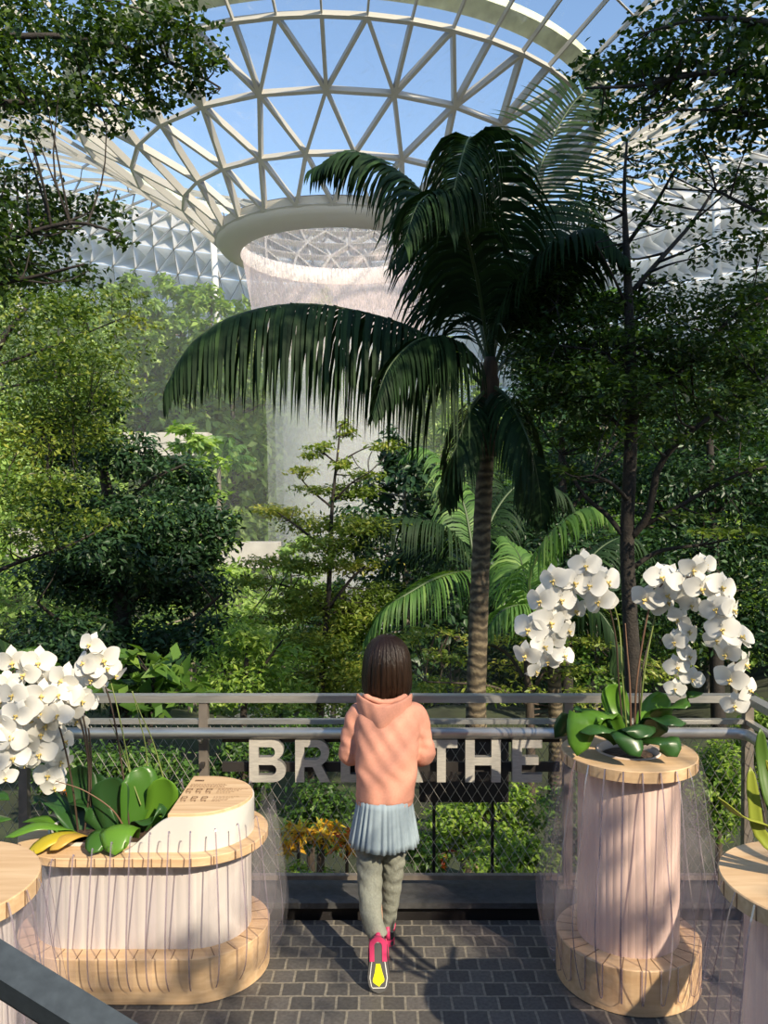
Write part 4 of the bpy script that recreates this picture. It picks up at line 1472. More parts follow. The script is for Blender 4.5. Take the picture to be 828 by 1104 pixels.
def tall_planter(cx, cy, label, pink=True):
    root = thing('tall_planter', label, 'planter', (cx, cy, 0), 'round ribbed planters')
    c = (cx, cy, 0)
    rt, rb, rc = .267, .284, .198
    b = MB()
    b.lathe([(rb - .006, 0), (rb, .004), (rb, BASEZ - .004), (rb - .004, BASEZ)], 80, c)
    b.build('base', M['wood'], root)
    k = 220
    a = np.arange(k) * 2 * math.pi / k
    rr = rc * (1 + .010 * np.abs(np.sin(a * 22)))
    b = MB()
    b.loft([np.stack([cx + rr * np.cos(a), cy + rr * np.sin(a), np.full(k, z)], 1) for z in (BASEZ - .01, TOPZ - .04)])
    b.build('column', M['column_pink' if pink else 'column_white'], root)
    b = MB()
    b.lathe([(.14, TOPZ - .044), (rt, TOPZ - .044), (rt, TOPZ - .003), (rt - .003, TOPZ), (.130, TOPZ), (.130, TOPZ - .044), (.14, TOPZ - .044)], 80, c, cap=False)
    b.build('top_disc', M['wood'], root)
    b = MB()
    b.lathe([(.126, TOPZ - .09), (.127, TOPZ + .004), (.119, TOPZ + .004), (.114, TOPZ - .03)], 48, c, cap=False)
    b.build('pot', M['pot'], root, smooth=True)
    b = MB()
    b.lathe([(.118, TOPZ - .035), (.10, TOPZ - .018), (.04, TOPZ - .012), (.001, TOPZ - .012)], 32, c)
    b.build('soil', M['soil'], root, smooth=True)
    prof = fin_profile(rt, rb, TOPZ - .002, BASEZ, rc)
    nf = 25
    for i in range(nf):
        an = 2 * math.pi * (i + .35) / nf
        fin_mesh(prof, (cx, cy), (math.cos(an), math.sin(an))).build('clear_fin', [M['acrylic'], M['acrylic_edge']], root)
    # slots cut into the wood where the ribs sit
    b = MB()
    for i in range(nf):
        an = 2 * math.pi * (i + .35) / nf
        d = np.array([math.cos(an), math.sin(an), 0])
        rot = np.stack([d, [-d[1], d[0], 0], [0, 0, 1]], 1)
        b.box(np.array([cx, cy, TOPZ - .024]) + d * (rt + .0002), (.002, .0035, .042), rot)
        b.box(np.array([cx, cy, BASEZ + .0004]) + d * (rc + rb) / 2, (rb - rc - .006, .0035, .0012), rot)
    b.build('rib_slot', M['wood_line'], root)
    return root


pr = P(677, 900, 3.345)
tall_planter(pr[0], 3.345, 'tall round planter in sunlight with two white orchid sprays, beside the letter E')
TPX = pr[0]
tall_planter(-1.205, 2.2, 'tall round planter cut off by the left edge behind the stair handrail', pink=False)
tall_planter(1.180, 2.2, 'tall round planter cut off by the right edge holding yellow-edged strap leaves')

# ------------------------------------------------------------------ low stadium-shaped planter
SX, SY = P(157, 898, 3.43)[0], 3.43
HA = .222


def stadium(r, n=120, a=HA):
    """closed outline, evenly spaced, with outward normals"""
    per = 4 * a + 2 * math.pi * r
    out, nr = [], []
    for s in (np.arange(n) + .5) / n * per:
        if s < 2 * a:
            out.append((-a + s, -r)); nr.append((0, -1))
        elif s < 2 * a + math.pi * r:
            t = (s - 2 * a) / r - math.pi / 2
            out.append((a + r * math.cos(t), r * math.sin(t))); nr.append((math.cos(t), math.sin(t)))
        elif s < 4 * a + math.pi * r:
            out.append((a - (s - 2 * a - math.pi * r), r)); nr.append((0, 1))
        else:
            t = (s - 4 * a - math.pi * r) / r + math.pi / 2
            out.append((-a + r * math.cos(t), r * math.sin(t))); nr.append((math.cos(t), math.sin(t)))
    return np.array(out), np.array(nr)


def stad3(r, z, n=120):
    o, _ = stadium(r, n)
    return np.c_[o[:, 0] + SX, o[:, 1] + SY, np.full(n, z)]


LT = .565
low = thing('low_planter', 'long low rounded planter with white shell, wooden lid and white orchids', 'planter', (SX, SY, 0))
b = MB()
b.loft([stad3(.284, 0), stad3(.29, .004), stad3(.29, BASEZ - .003), stad3(.287, BASEZ)])
b.build('base', M['wood'], low)
k = 360
o_, n_ = stadium(.214, k)
fl = .0022 * np.abs(np.sin(np.arange(k) / k * math.pi * 56))
o_ = o_ + n_ * fl[:, None]
b = MB()
b.loft([np.c_[o_[:, 0] + SX, o_[:, 1] + SY, np.full(k, z)] for z in (BASEZ - .01, LT - .03)])
b.build('column', M['column_white'], low)
b = MB()
b.loft([stad3(.17, LT - .036), stad3(.282, LT - .036), stad3(.285, LT - .033), stad3(.285, LT - .003), stad3(.282, LT), stad3(.172, LT), stad3(.172, LT - .036)], cap=False)
b.build('top_disc', M['wood'], low)
b = MB()
b.loft([stad3(.171, LT - .06), stad3(.171, LT + .012), stad3(.163, LT + .012), stad3(.16, LT - .04)], cap=False)
b.build('pot', M['white_paint'], low)
b = MB()
b.loft([stad3(.165, LT - .03), stad3(.12, LT - .012), stad3(.02, LT - .006)])
b.build('soil', M['soil'], low)
# rising white shell around the right end
rs = .222
o_, n_ = stadium(rs, 240)
sm = lambda a, b_, t: (lambda u: u * u * (3 - 2 * u))(min(1, max(0, (t - a) / (b_ - a))))
SHH = .135
sel = []
for p, nn in zip(o_, n_):
    if p[1] < 0:
        h = SHH * sm(-.04, .17, p[0])
    else:
        h = SHH * sm(.08, .16, p[0])
    if h > .002:
        sel.append((p, nn, h))
# order: front-left -> right end -> back
front = [s for s in sel if s[1][1] <= 0]
back = [s for s in sel if s[1][1] > 0]
front.sort(key=lambda s: (s[0][0] if s[1][1] == -1 else 10 + s[0][1]))
back.sort(key=lambda s: (-100 + s[0][1] if s[1][1] < 1 else -s[0][0]))
seq = front + back
secs = []
for p, nn, h in seq:
    q = np.array([p[0] + SX, p[1] + SY])
    i_, e_ = q - nn * .006, q + nn * .006
    secs.append(np.array([[e_[0], e_[1], LT - .002], [e_[0], e_[1], LT + h], [i_[0], i_[1], LT + h], [i_[0], i_[1], LT - .002]]))
b = MB()
b.loft(secs)
b.build('shell', M['white_paint'], low)
# wooden lid on the shell
LZ = LT + SHH
xl = .150
lid = [(p[0], p[1]) for p, nn, h in seq if p[0] >= xl]
lid = np.array([[xl, -rs + .004]] + [tuple(q * np.array([1, .985])) for q in np.array(lid)] + [[xl, rs - .004]])
ctr = lid.mean(0)
b = MB()
b.loft([np.c_[lid[:, 0] + SX, lid[:, 1] + SY, np.full(len(lid), LZ - .012)], np.c_[lid[:, 0] + SX, lid[:, 1] + SY, np.full(len(lid), LZ + .010)],
        np.c_[(lid[:, 0] - ctr[0]) * .985 + ctr[0] + SX, (lid[:, 1] - ctr[1]) * .985 + ctr[1] + SY, np.full(len(lid), LZ + .013)]])
lo = b.build('lid', M['wood'], low)
g = np.random.default_rng(3)
lidpart = lo


def mark(bb, x, y, w_, h_):
    bb.box((SX + .165 + (x - .05) * .74, SY + y * .95, LZ + .0134), (w_ * .74, h_ * .95, .0008))


def txt(bb, x0, x1, y, hh=.0052):
    x = x0
    while x < x1:
        w_ = g.uniform(.006, .02)
        mark(bb, x + w_ / 2, y, w_, hh * .55)
        x += w_ + .004


b = MB()
for (x, y, w_, h_) in [(.085, .158, .050, .006), (.085, .170, .050, .006), (.062, .164, .006, .018), (.108, .164, .006, .018), (.085, .164, .030, .010)]:
    mark(b, x, y, w_, h_)
b.build('engraved_emblem', M['wood_line'], lo, off=tuple(low.location))
b = MB()
for y in (.118, .106, .094, .082):
    txt(b, .05, .25, y)
txt(b, .05, .30, .062)
b.build('engraved_lettering', M['wood_line'], lo, off=tuple(low.location))
for j, y0 in enumerate((.022, -.075)):
    b = MB()
    for k_ in range(5):
        txt(b, .222, .38 - .02 * k_ - .03 * j, y0 + .036 - k_ * .013, .004)
    b.build('engraved_lettering', M['wood_line'], lo, off=tuple(low.location))
for j, y0 in enumerate((.022, -.075)):
    for i in range(3):
        x0 = .062 + i * .056
        b = MB()
        for (dx, dy, w_, h_) in [(0, .036, .030, .006), (0, .018, .022, .006), (0, 0, .030, .006), (-.014, .018, .006, .040), (.014, .027, .006, .016), (.012, -.016, .010, .010), (-.006, -.016, .012, .006)]:
            mark(b, x0 + dx, y0 + dy, w_, h_)
        b.build('engraved_icon', M['wood_line'], lo, off=tuple(low.location))

nf = 33
of, nfm = stadium(.24, nf)
b2 = MB()
for i in range(nf):
    p, nn = of[i], nfm[i]
    base = p - nn * .24
    f_ = sm(-.34, .16, p[0])
    top = LT - .001 + .115 * f_
    rt, rb = .285, .29
    rr = fin_profile(rt, rb, LT - .002, BASEZ, .216)
    if f_ > .03:
        H = top - .05
        outer = bez([(rt + .012, top - .012), (rt + .022, top), (rt + .034, top - .03), (rt + .060, top - .30 * H), (rb + .080, top - .62 * H), (rb + .070, top - .84 * H), (rb + .030, .075), (rb + .006, .06)], 26)
        inner = [(rb + .004, BASEZ + .004), (.25, BASEZ + .004), (.228, BASEZ + .05), (.228, LT - .05), (rt - .012, LT - .05), (rt + .002, LT - .02), (rt + .006, LT + .02)]
        rr = np.concatenate([outer, np.array(inner)])
    fin_mesh(rr, (base[0] + SX, base[1] + SY), nn).build('clear_fin', [M['acrylic'], M['acrylic_edge']], low)
    d = np.array([nn[0], nn[1], 0])
    rot = np.stack([d, [-d[1], d[0], 0], [0, 0, 1]], 1)
    b2.box(np.array([base[0] + SX, base[1] + SY, LT - .018]) + d * (rt + .0004), (.002, .0035, .034), rot)
    b2.box(np.array([base[0] + SX, base[1] + SY, BASEZ + .0004]) + d * .254, (.066, .0035, .0012), rot)
b2.build('rib_slot', M['wood_line'], low)

# ================================================================== ORCHIDS
M['stripe_leaf'] = leafmat('striped strap leaf', [(0, (.05, .12, .02)), (.5, (.14, .24, .03)), (1, (.40, .42, .06))], .3, tcol=(1.2, 1.2, .5))
M['petal'] = simple('white petal', (.80, .78, .72), .6, trans=.3, spec=.25)
M['lip'] = simple('yellow lip', (.66, .50, .16), .6, noise=.3, nscale=60)
M['stem_brown'] = simple('dark flower stem', (.055, .035, .022), .55)
M['stem_green'] = simple('green flower stem', (.16, .20, .05), .5)
M['stake'] = simple('brown stake', (.16, .085, .05), .6)


def petal_grid(L, W, cup, ang, back, nu=6, nv=5, tipw=.35):
    """petal in the XZ plane pointing along angle ang (0 = +X), bent back along +Y"""
    v = []
    for i in range(nu):
        u = i / (nu - 1)
        wd = W * (math.sin(math.pi * min(1, (u * .80 + .12))) ** .75 if i < nu - 1 else tipw * .5)
        for j in range(nv):
            t = j / (nv - 1) * 2 - 1
            x = L * u * (1 - .10 * t * t * u)
            z = t * wd / 2
            y = back * u * u - cup * math.sin(math.pi * u) - .10 * W * t * t * (1 - u * .6)
            v.append((x * math.cos(ang) - z * math.sin(ang), y, x * math.sin(ang) + z * math.cos(ang)))
    f = []
    for i in range(nu - 1):
        for j in range(nv - 1):
            a = i * nv + j
            f.append((a, a + 1, a + nv + 1, a + nv))
    return v, f


def flower_proto(seed, open_=1.0):
    g = np.random.default_rng(seed)
    b = MB()
    j = lambda s: g.normal() * s
    for a, L, W, bk in [(R(90) + j(.06), .052, .040, .012), (R(215) + j(.07), .050, .036, .014), (R(325) + j(.07), .050, .036, .014)]:
        v, f = petal_grid(L * 1.08, W, .001, a, bk + .004)
        b.add(np.array(v) + (0, .004, 0), f)
    for a in (R(12) + j(.07), R(168) + j(.07)):
        v, f = petal_grid(.060, .070, .002, a, .010 + j(.006), nu=7, nv=7, tipw=.8)
        b.add(v, f)
    lp = MB()
    lp.tube([(0, .004, 0), (0, -.010, -.002), (0, -.016, -.010)], [.004, .006, .003], 7)
    for s in (-1, 1):
        lp.tube([(0, -.008, -.004), (s * .009, -.014, -.003), (s * .010, -.019, .004)], [.004, .005, .002], 6)
    lp.tube([(0, -.010, -.008), (0, -.020, -.016), (0, -.016, -.024)], [.003, .0055, .0015], 6)
    return b, lp


FL = []
for s_ in range(4):
    fb, lb = flower_proto(60 + s_)
    fm = fb.build('flower', M['petal'], smooth=True)
    lm = lb.build('lip', M['lip'], smooth=True)
    FL.append((fm.data, lm.data))
    bpy.data.objects.remove(fm)
    bpy.data.objects.remove(lm)


def add_flower(root, p, facing, size, roll, k):
    fm, lm = FL[k % len(FL)]
    f = link('flower', fm, root)
    q = Vector(facing).normalized().to_track_quat('-Y', 'Z')
    f.matrix_basis = Matrix.Translation(Vector(p) - Vector(root.location)) @ q.to_matrix().to_4x4() @ Matrix.Rotation(roll, 4, 'Y') @ Matrix.Scale(size * 1.06, 4)
    l = link('lip', lm, f)
    l.scale = (.7, .8, .7)
    return f


def strap_leaf(pts, w, fold=.25, n=14, blunt=True, roll=0.0):
    """broad strap leaf along a curve, with a V channel"""
    c = bez(pts, n)
    t = unit(np.gradient(c, axis=0))
    up = np.array([0, 0, 1.0])
    b = MB()
    secs = []
    for i in range(n):
        u = i / (n - 1)
        s = np.cross(t[i], up)
        if np.linalg.norm(s) < .15:
            s = np.array([1.0, 0, 0])
        if s[0] < 0:
            flip = -1
        else:
            flip = 1
        wv = np.clip((abs(t[i][2]) - .45) / .3, 0, 1)
        xa = np.array([1.0, 0, 0]) - t[i] * t[i][0]
        s = unit(unit(s) * (1 - wv) + unit(xa) * wv * flip) * flip
        nn = unit(np.cross(s, t[i]))
        s, nn = s * math.cos(roll) + nn * math.sin(roll), nn * math.cos(roll) - s * math.sin(roll)
        wd = w * ((.42 + .58 * math.sin(math.pi * min(.5, u * .9))) if u < .6 else math.sqrt(max(.0, 1 - ((u - .6) / .4) ** 2)) * (1 if blunt else .9) + .02)
        row = []
        for x in (-1, -.55, 0, .55, 1):
            row.append(c[i] + s * wd * .5 * x + nn * wd * fold * (abs(x) ** 1.4) * .5)
        secs.append(row)
    v = np.array(secs).reshape(-1, 3)
    f = []
    for i in range(n - 1):
        for j in range(4):
            a = i * 5 + j
            f.append((a, a + 1, a + 6, a + 5))
    b.add(v, f)
    # thickness
    lo_ = MB()
    return b


def add_leaf(root, pts, w, m, rnd=.5, **kw):
    b = strap_leaf(pts, w * (1.75 if m is not M['stripe_leaf'] else 1.1), **kw)
    b.r = [rnd] * len(b.f)
    o = b.build('leaf', m, root, smooth=True)
    md = o.modifiers.new('thick', 'SOLIDIFY')
    md.thickness = .0022
    return o


def orchid(label, base, stems, leaves_, seed, group=None, roots=True):
    """stems: list of (control points, start fraction of the flowers, count, size, facing bias, stem material, radius)"""
    g = np.random.default_rng(seed)
    root = thing('orchid_plant', label, 'orchid', tuple(base), group)
    k = 0
    for pts, t0, n, size, bias, sm_, rad in stems:
        c = bez(pts, 60)
        b = MB()
        b.tube(c, np.linspace(rad, rad * .45, 60), 7)
        seg = np.r_[0, np.cumsum(np.linalg.norm(np.diff(c, axis=0), axis=1))]
        seg /= seg[-1]
        tg = unit(np.gradient(c, axis=0))
        fl = []
        for i in range(n):
            t = t0 + (1 - t0) * (i + .3) / n
            p = np.array([np.interp(t, seg, c[:, q]) for q in range(3)])
            T = unit(np.array([np.interp(t, seg, tg[:, q]) for q in range(3)]))
            side = 1 if i % 2 else -1
            S = unit(np.cross(T, [0, -1.0, 0]) + 1e-6)
            dirp = unit(S * side * .85 + np.array([0, -.55, 0]) + g.normal(size=3) * .22 + np.array(bias) * .4)
            q = p + dirp * .036 * size
            b.tube(bez([p, p + dirp * .02 * size + (0, 0, .004), q], 5), .0016, 5, cap=False)
            face = unit(np.array([side * S[0] * .55, -1.0, -.12]) + np.array(bias) + g.normal(size=3) * .30)
            fl.append((q, face, size * g.uniform(.9, 1.1) * (1 if t < .93 else .8), g.normal() * .25))
        b.build('flower_stem', sm_, root, smooth=True)
        for q, face, s_, rl in fl:
            add_flower(root, q, face, s_, rl, k)
            k += 1
    for lf in leaves_:
        pts, w_, m_, rn = lf[:4]
        add_leaf(root, pts, w_, m_, rn, **(lf[4] if len(lf) > 4 else {}))
    return root


PZ = 3.34
OB = np.array([TPX, PZ, TOPZ - .012])
pp = lambda x, y, dy=0.0: P(x, y, PZ + dy)
OL, OD = M['orchid_leaf'], M['orchid_dark']
orchid('white orchid whose spray arches to the left above the tall round planter', OB + (-.03, 0, 0),
    [([pp(672, 792), pp(667, 735), pp(664, 690, -.02), pp(655, 650, -.05), pp(640, 625, -.08), pp(616, 618, -.1), pp(596, 640, -.1), pp(582, 672, -.1), pp(574, 700, -.1), pp(566, 728, -.1)], .46, 13, 1.08, (-.1, 0, 0), M['stem_brown'], .0042),
     ([pp(676, 792), pp(671, 730), pp(668, 680, .04), pp(660, 650, .03), pp(640, 630, .02), pp(618, 645, .0), pp(606, 672, 0), pp(601, 700, 0), pp(596, 728, 0)], .52, 10, .95, (.15, 0, 0), M['stem_green'], .0038)],
    [([pp(668, 800), pp(652, 770, -.04), pp(632, 772, -.1), pp(622, 815, -.14)], .075, OL, .75),
     ([pp(668, 800), pp(650, 775, .02), pp(622, 772, .04), pp(598, 795, .05)], .06, OD, .4),
     ([pp(672, 800), pp(650, 784), pp(634, 770, -.02), pp(618, 765, -.02)], .065, OD, .6),
     ([pp(672, 796), pp(666, 770, .06), pp(661, 750, .08), pp(656, 738, .08)], .062, OL, .9),
     ([pp(670, 800, -.05), pp(655, 785, -.10), pp(640, 782, -.12), pp(626, 790, -.14)], .07, OD, .8)], 71)
orchid('white orchid with two sprays hanging to the right above the tall round planter', OB + (.03, 0, 0),
    [([pp(684, 792), pp(686, 740), pp(693, 690), pp(702, 650), pp(716, 628, -.03), pp(735, 622, -.06), pp(760, 628, -.1), pp(780, 660, -.12), pp(789, 695, -.12), pp(794, 730, -.12), pp(801, 765, -.12)], .40, 16, 1.05, (.1, 0, 0), M['stake'], .0044),
     ([pp(688, 792), pp(694, 730), pp(703, 680, .03), pp(712, 645, .04), pp(726, 632, .04), pp(736, 650, .02), pp(732, 690, 0), pp(737, 725, 0), pp(733, 752, 0)], .46, 12, .92, (-.1, 0, 0), M['stem_green'], .0038),
     ([pp(690, 790), pp(690, 740), pp(700, 690, .06), pp(715, 640, .08), pp(745, 612, .06), pp(770, 640, .03), pp(778, 680, 0), pp(785, 715, 0)], .55, 9, .95, (.1, 0, .05), M['stem_brown'], .0038),
     ([pp(680, 795), pp(679, 740, -.02), pp(676, 700, -.02), pp(674, 672, -.02)], .9, 0, 1, (0, 0, 0), M['stake'], .005)],
    [([pp(688, 800), pp(706, 775, -.02), pp(730, 758, -.03), pp(758, 747, -.03)], .068, OL, .55),
     ([pp(690, 798), pp(698, 778, .06), pp(708, 762, .10), pp(718, 748, .12)], .06, OL, .95),
     ([pp(690, 800, -.04), pp(706, 778, -.08), pp(722, 772, -.10), pp(740, 780, -.12)], .085, OD, .5),
     ([pp(686, 803, -.05), pp(700, 796, -.14), pp(718, 798, -.18), pp(730, 816, -.20)], .06, OD, .7),
     ([pp(682, 803, -.05), pp(682, 785, -.14), pp(690, 782, -.18), pp(700, 795, -.22)], .08, OD, .4),
     ([pp(680, 800, -.04), pp(672, 788, -.14), pp(676, 792, -.2), pp(690, 816, -.24)], .06, OD, .6)], 72)

# low planter orchids
LZs = LT - .008
lp_ = lambda x, y, dy=0.0: P(x, y, SY + dy)
orchid('white orchid heavy with blooms drooping over the left end of the low planter', (SX - .22, SY, LZs),
    [([lp_(85, 905), lp_(80, 860, -.02), lp_(72, 815, -.05), lp_(60, 775, -.1), lp_(40, 752, -.14), lp_(18, 760, -.18), lp_(8, 800, -.2), lp_(2, 840, -.2)], .50, 13, 1.08, (-.1, -.1, 0), M['stem_brown'], .0046),
     ([lp_(90, 905), lp_(96, 850), lp_(92, 800), lp_(78, 755), lp_(55, 725), lp_(28, 718, -.02), lp_(2, 735, -.04), lp_(-14, 775, -.05), lp_(-18, 810, -.05)], .42, 15, 1.05, (0, 0, 0), M['stem_brown'], .0044),
     ([lp_(92, 900, .03), lp_(98, 840, .06), lp_(96, 790, .08), lp_(84, 750, .08), lp_(70, 752, .06), lp_(62, 790, .04), lp_(60, 830, .02), lp_(55, 850, .02)], .46, 13, 1.0, (.15, 0, 0), M['stem_brown'], .0044),
     ([lp_(96, 900, .03), lp_(98, 840, .02), lp_(90, 775, .02), lp_(74, 740, -.02), lp_(52, 750, -.05), lp_(42, 790, -.06), lp_(36, 830, -.06)], .5, 12, 1.05, (.05, -.1, 0), M['stem_brown'], .0044)],
    [([lp_(88, 912), lp_(70, 893, -.08), lp_(40, 888, -.14), lp_(5, 903, -.2)], .05, OL, .9),
     ([lp_(95, 905), lp_(78, 897, -.14), lp_(52, 903, -.22), lp_(30, 921, -.28)], .055, M['yellow_leaf'], .5),
     ([lp_(96, 905), lp_(84, 899, -.14), lp_(70, 902, -.22), lp_(54, 917, -.275)], .045, M['yellow_leaf'], .9),
     ([lp_(85, 910), lp_(66, 895, .02), lp_(48, 885, .04), lp_(24, 886, .06)], .04, OL, .8),
     ([lp_(92, 905), lp_(92, 870, .06), lp_(88, 840, .1), lp_(86, 825, .1)], .075, OD, .3),
     ([lp_(90, 905), lp_(70, 875, .06), lp_(52, 862, .1), lp_(36, 858, .1)], .06, OD, .5)], 73)
orchid('white orchid with few high blooms and tall bare stems beside the wooden lid', (SX - .05, SY, LZs),
    [([lp_(140, 895), lp_(132, 830, .02), lp_(122, 770, .02), lp_(112, 735, .02), lp_(103, 712, 0), lp_(92, 700, -.03)], .80, 6, 1.12, (0, 0, .1), M['stem_brown'], .0044),
     ([lp_(150, 890, .04), lp_(140, 830, .08), lp_(128, 770, .1), lp_(118, 730, .12), lp_(110, 705, .12)], .82, 4, 1.05, (.1, 0, 0), M['stem_green'], .0038),
     ([lp_(178, 845, .08), lp_(165, 800, .08), lp_(152, 770, .08), lp_(142, 745, .08)], .99, 0, 1, (0, 0, 0), M['stem_green'], .0034),
     ([lp_(160, 845, .1), lp_(157, 805, .1), lp_(150, 775, .1), lp_(143, 745, .1)], .99, 0, 1, (0, 0, 0), M['stem_green'], .0034),
     ([lp_(152, 868, .02), lp_(142, 840, .04), lp_(134, 815, .05), lp_(118, 775, .06)], .99, 0, 1, (0, 0, 0), M['stem_green'], .003),
     ([lp_(136, 895, -.02), lp_(120, 872, -.04), lp_(90, 852, -.06), lp_(60, 842, -.08)], .99, 0, 1, (0, 0, 0), M['stake'], .0036)],
    [([lp_(140, 900), lp_(146, 862, .03), lp_(150, 842, .05), lp_(146, 828, .06)], .085, OL, .5, dict(roll=-.5)),
     ([lp_(158, 895, .05), lp_(172, 872, .04), lp_(177, 852, .02), lp_(176, 838, 0)], .075, OL, .98, dict(roll=.1)),
     ([lp_(150, 898, .04), lp_(164, 862, .06), lp_(168, 846, .08), lp_(166, 836, .08)], .06, OL, .6),
     ([lp_(128, 905), lp_(122, 870, .02), lp_(120, 850, .03), lp_(118, 838, .03)], .09, OD, .2),
     ([lp_(135, 905, -.05), lp_(122, 893, -.14), lp_(108, 899, -.22), lp_(98, 921, -.285)], .06, OL, .45),
     ([lp_(142, 905, -.05), lp_(136, 889, -.14), lp_(126, 895, -.23), lp_(124, 922, -.29)], .075, OL, .92),
     ([lp_(125, 905, .0), lp_(108, 878, .02), lp_(96, 868, .03), lp_(76, 866, .04)], .07, OD, .4),
     ([lp_(140, 900, .0), lp_(155, 885, -.02), lp_(168, 880, -.03), lp_(180, 872, -.03)], .06, OD, .6),
     ([lp_(120, 905, .06), lp_(110, 870, .1), lp_(104, 850, .12), lp_(98, 835, .13)], .07, OD, .3),
     ([lp_(150, 900, .08), lp_(172, 876, .1), lp_(184, 862, .1), lp_(192, 850, .1)], .06, OD, .5)], 74)

# strap-leaved plants in the two cut-off planters
sp = thing('strap_leaf_plant', 'yellow-edged strap-leaved plant in the planter at the right edge', 'plant', (1.180, 2.2, TOPZ - .012))
q2 = lambda x, y, dy=0.0: P(x, y, 2.2 + dy)
for pts, w_, rn in [([(1.18, 2.2, .91), q2(824, 905), q2(812, 860), q2(809, 827)], .032, .8), ([(1.18, 2.2, .91), q2(835, 895), q2(800, 880, -.05), q2(774, 860, -.1)], .022, .9), ([(1.18, 2.2, .91), q2(838, 880), q2(822, 820, .05), q2(820, 785, .05)], .036, .2),
                    ([(1.18, 2.2, .91), q2(860, 880), q2(850, 800, .05), q2(845, 770, .05)], .03, .5), ([(1.18, 2.2, .91), q2(850, 900), q2(842, 850, -.05), q2(826, 820, -.1)], .03, .95), ([(1.18, 2.2, .91), q2(900, 880), q2(930, 830, .05)], .03, .6)]:
    add_leaf(sp, pts, w_, M['stripe_leaf'], rn, fold=.3, blunt=False)
sp = thing('strap_leaf_plant', 'green strap leaves poking in at the left edge above the cut-off planter', 'plant', (-1.205, 2.2, TOPZ - .012))
for pts, w_, rn in [([(-1.205, 2.2, .91), q2(-40, 890), q2(-15, 862), q2(10, 862)], .04, .2), ([(-1.205, 2.2, .91), q2(-50, 895), q2(-20, 880), q2(12, 884, -.03)], .03, .4), ([(-1.205, 2.2, .91), q2(-90, 850), q2(-95, 800)], .04, .5),
                    ([(-1.205, 2.2, .91), q2(-110, 890), q2(-150, 870)], .04, .5)]:
    add_leaf(sp, pts, w_, M['orchid_leaf'], rn, fold=.3)
# ================================================================== CHILD AT THE RAILING
def fused(b, voxel, smooth=6, fac=.5):
    """joins overlapping solids into one continuous skin; returns verts, faces"""
    me = bpy.data.meshes.new('tmp')
    me.from_pydata([tuple(p) for p in np.concatenate(b.v)], [], b.f)
    bm = bmesh.new()
    bm.from_mesh(me)
    bmesh.ops.recalc_face_normals(bm, faces=bm.faces[:])
    bm.to_mesh(me)
    bm.free()
    o = bpy.data.objects.new('tmp', me)
    COL.objects.link(o)
    md = o.modifiers.new('r', 'REMESH')
    md.mode = 'VOXEL'
    md.voxel_size = voxel
    ms = o.modifiers.new('s', 'SMOOTH')
    ms.iterations = smooth
    ms.factor = fac
    dg = bpy.context.evaluated_depsgraph_get()
    dg.update()
    ev = o.evaluated_get(dg)
    m2 = ev.to_mesh()
    v = np.empty(len(m2.vertices) * 3)
    m2.vertices.foreach_get('co', v)
    n = np.empty(len(m2.vertices) * 3)
    m2.vertex_normals.foreach_get('vector', n)
    f = [tuple(p.vertices) for p in m2.polygons]
    ev.to_mesh_clear()
    bpy.data.objects.remove(o)
    bpy.data.meshes.remove(me)
    return v.reshape(-1, 3), n.reshape(-1, 3), f


def ell(cx, cy, z, rx, ry, n=32, ph=0.0, pw=2.0):
    a = np.arange(n) * 2 * math.pi / n
    ca, sa = np.cos(a), np.sin(a)
    return np.stack([cx + rx * np.sign(ca) * np.abs(ca) ** (2 / pw), cy + ry * np.sign(sa) * np.abs(sa) ** (2 / pw), np.full(n, z)], 1)


def put_mesh(name, v, f, m, parent, smooth=True):
    b = MB()
    b.add(v, f)
    return b.build(name, m, parent, smooth=smooth)


M['hoodie'] = simple('coral sweatshirt', srgb(198, 140, 120), .85, noise=.06, nscale=120, bump=.15, bscale=400, spec=.2)
M['skirt'] = simple('pale blue chiffon', srgb(160, 176, 186), .8, noise=.05, nscale=80, trans=.25, spec=.2)
M['leggings'] = simple('grey marl jersey', srgb(128, 130, 120), .9, noise=.12, nscale=160, bump=.5, bscale=28, stretch=(1, 1, .6), spec=.15)
M['hair'] = simple('dark brown hair', (.016, .0075, .004), .36, noise=.7, nscale=40, stretch=(8, 8, .25), bump=.3, bscale=40, spec=.3)
M['shoe_black'] = simple('black shoe knit', (.014, .013, .015), .7)
M['shoe_pink'] = simple('magenta shoe rubber', srgb(196, 52, 98), .5)
M['shoe_grey'] = simple('dark grey outsole', (.07, .068, .066), .7)
M['shoe_yellow'] = simple('yellow outsole', srgb(238, 232, 20), .5)
M['shoe_white'] = simple('white sole line', (.75, .73, .68), .6)
M['eye_white'] = simple('eye white', (.8, .78, .75), .3)
M['eye_dark'] = simple('iris', (.02, .012, .008), .2)

kid = thing('person', 'child in a coral hoodie, pale blue skirt and grey leggings leaning on the railing', 'person', (0, 3.45, 0))
XH, YH = P(417, 715, 3.66)[0], 3.66
zpy = lambda y, Y: P(414, y, Y)[2]
sho = [P(386, 772, 3.60), P(448, 772, 3.60)]
elb = [P(378, 813, 3.60), P(456, 813, 3.60)]
HZ = zh      # handrail centre height
hx = [P(392, 790, 3.87)[0], P(442, 790, 3.87)[0]]
hipL, hipR = P(400, 893, 3.50), P(424, 893, 3.51)
kneL, kneR = P(400, 955, 3.43), P(421, 953, 3.55)
ankL, ankR = P(402, 1010, 3.285), np.array([P(417, 1003, 3.59)[0], 3.60, .075])

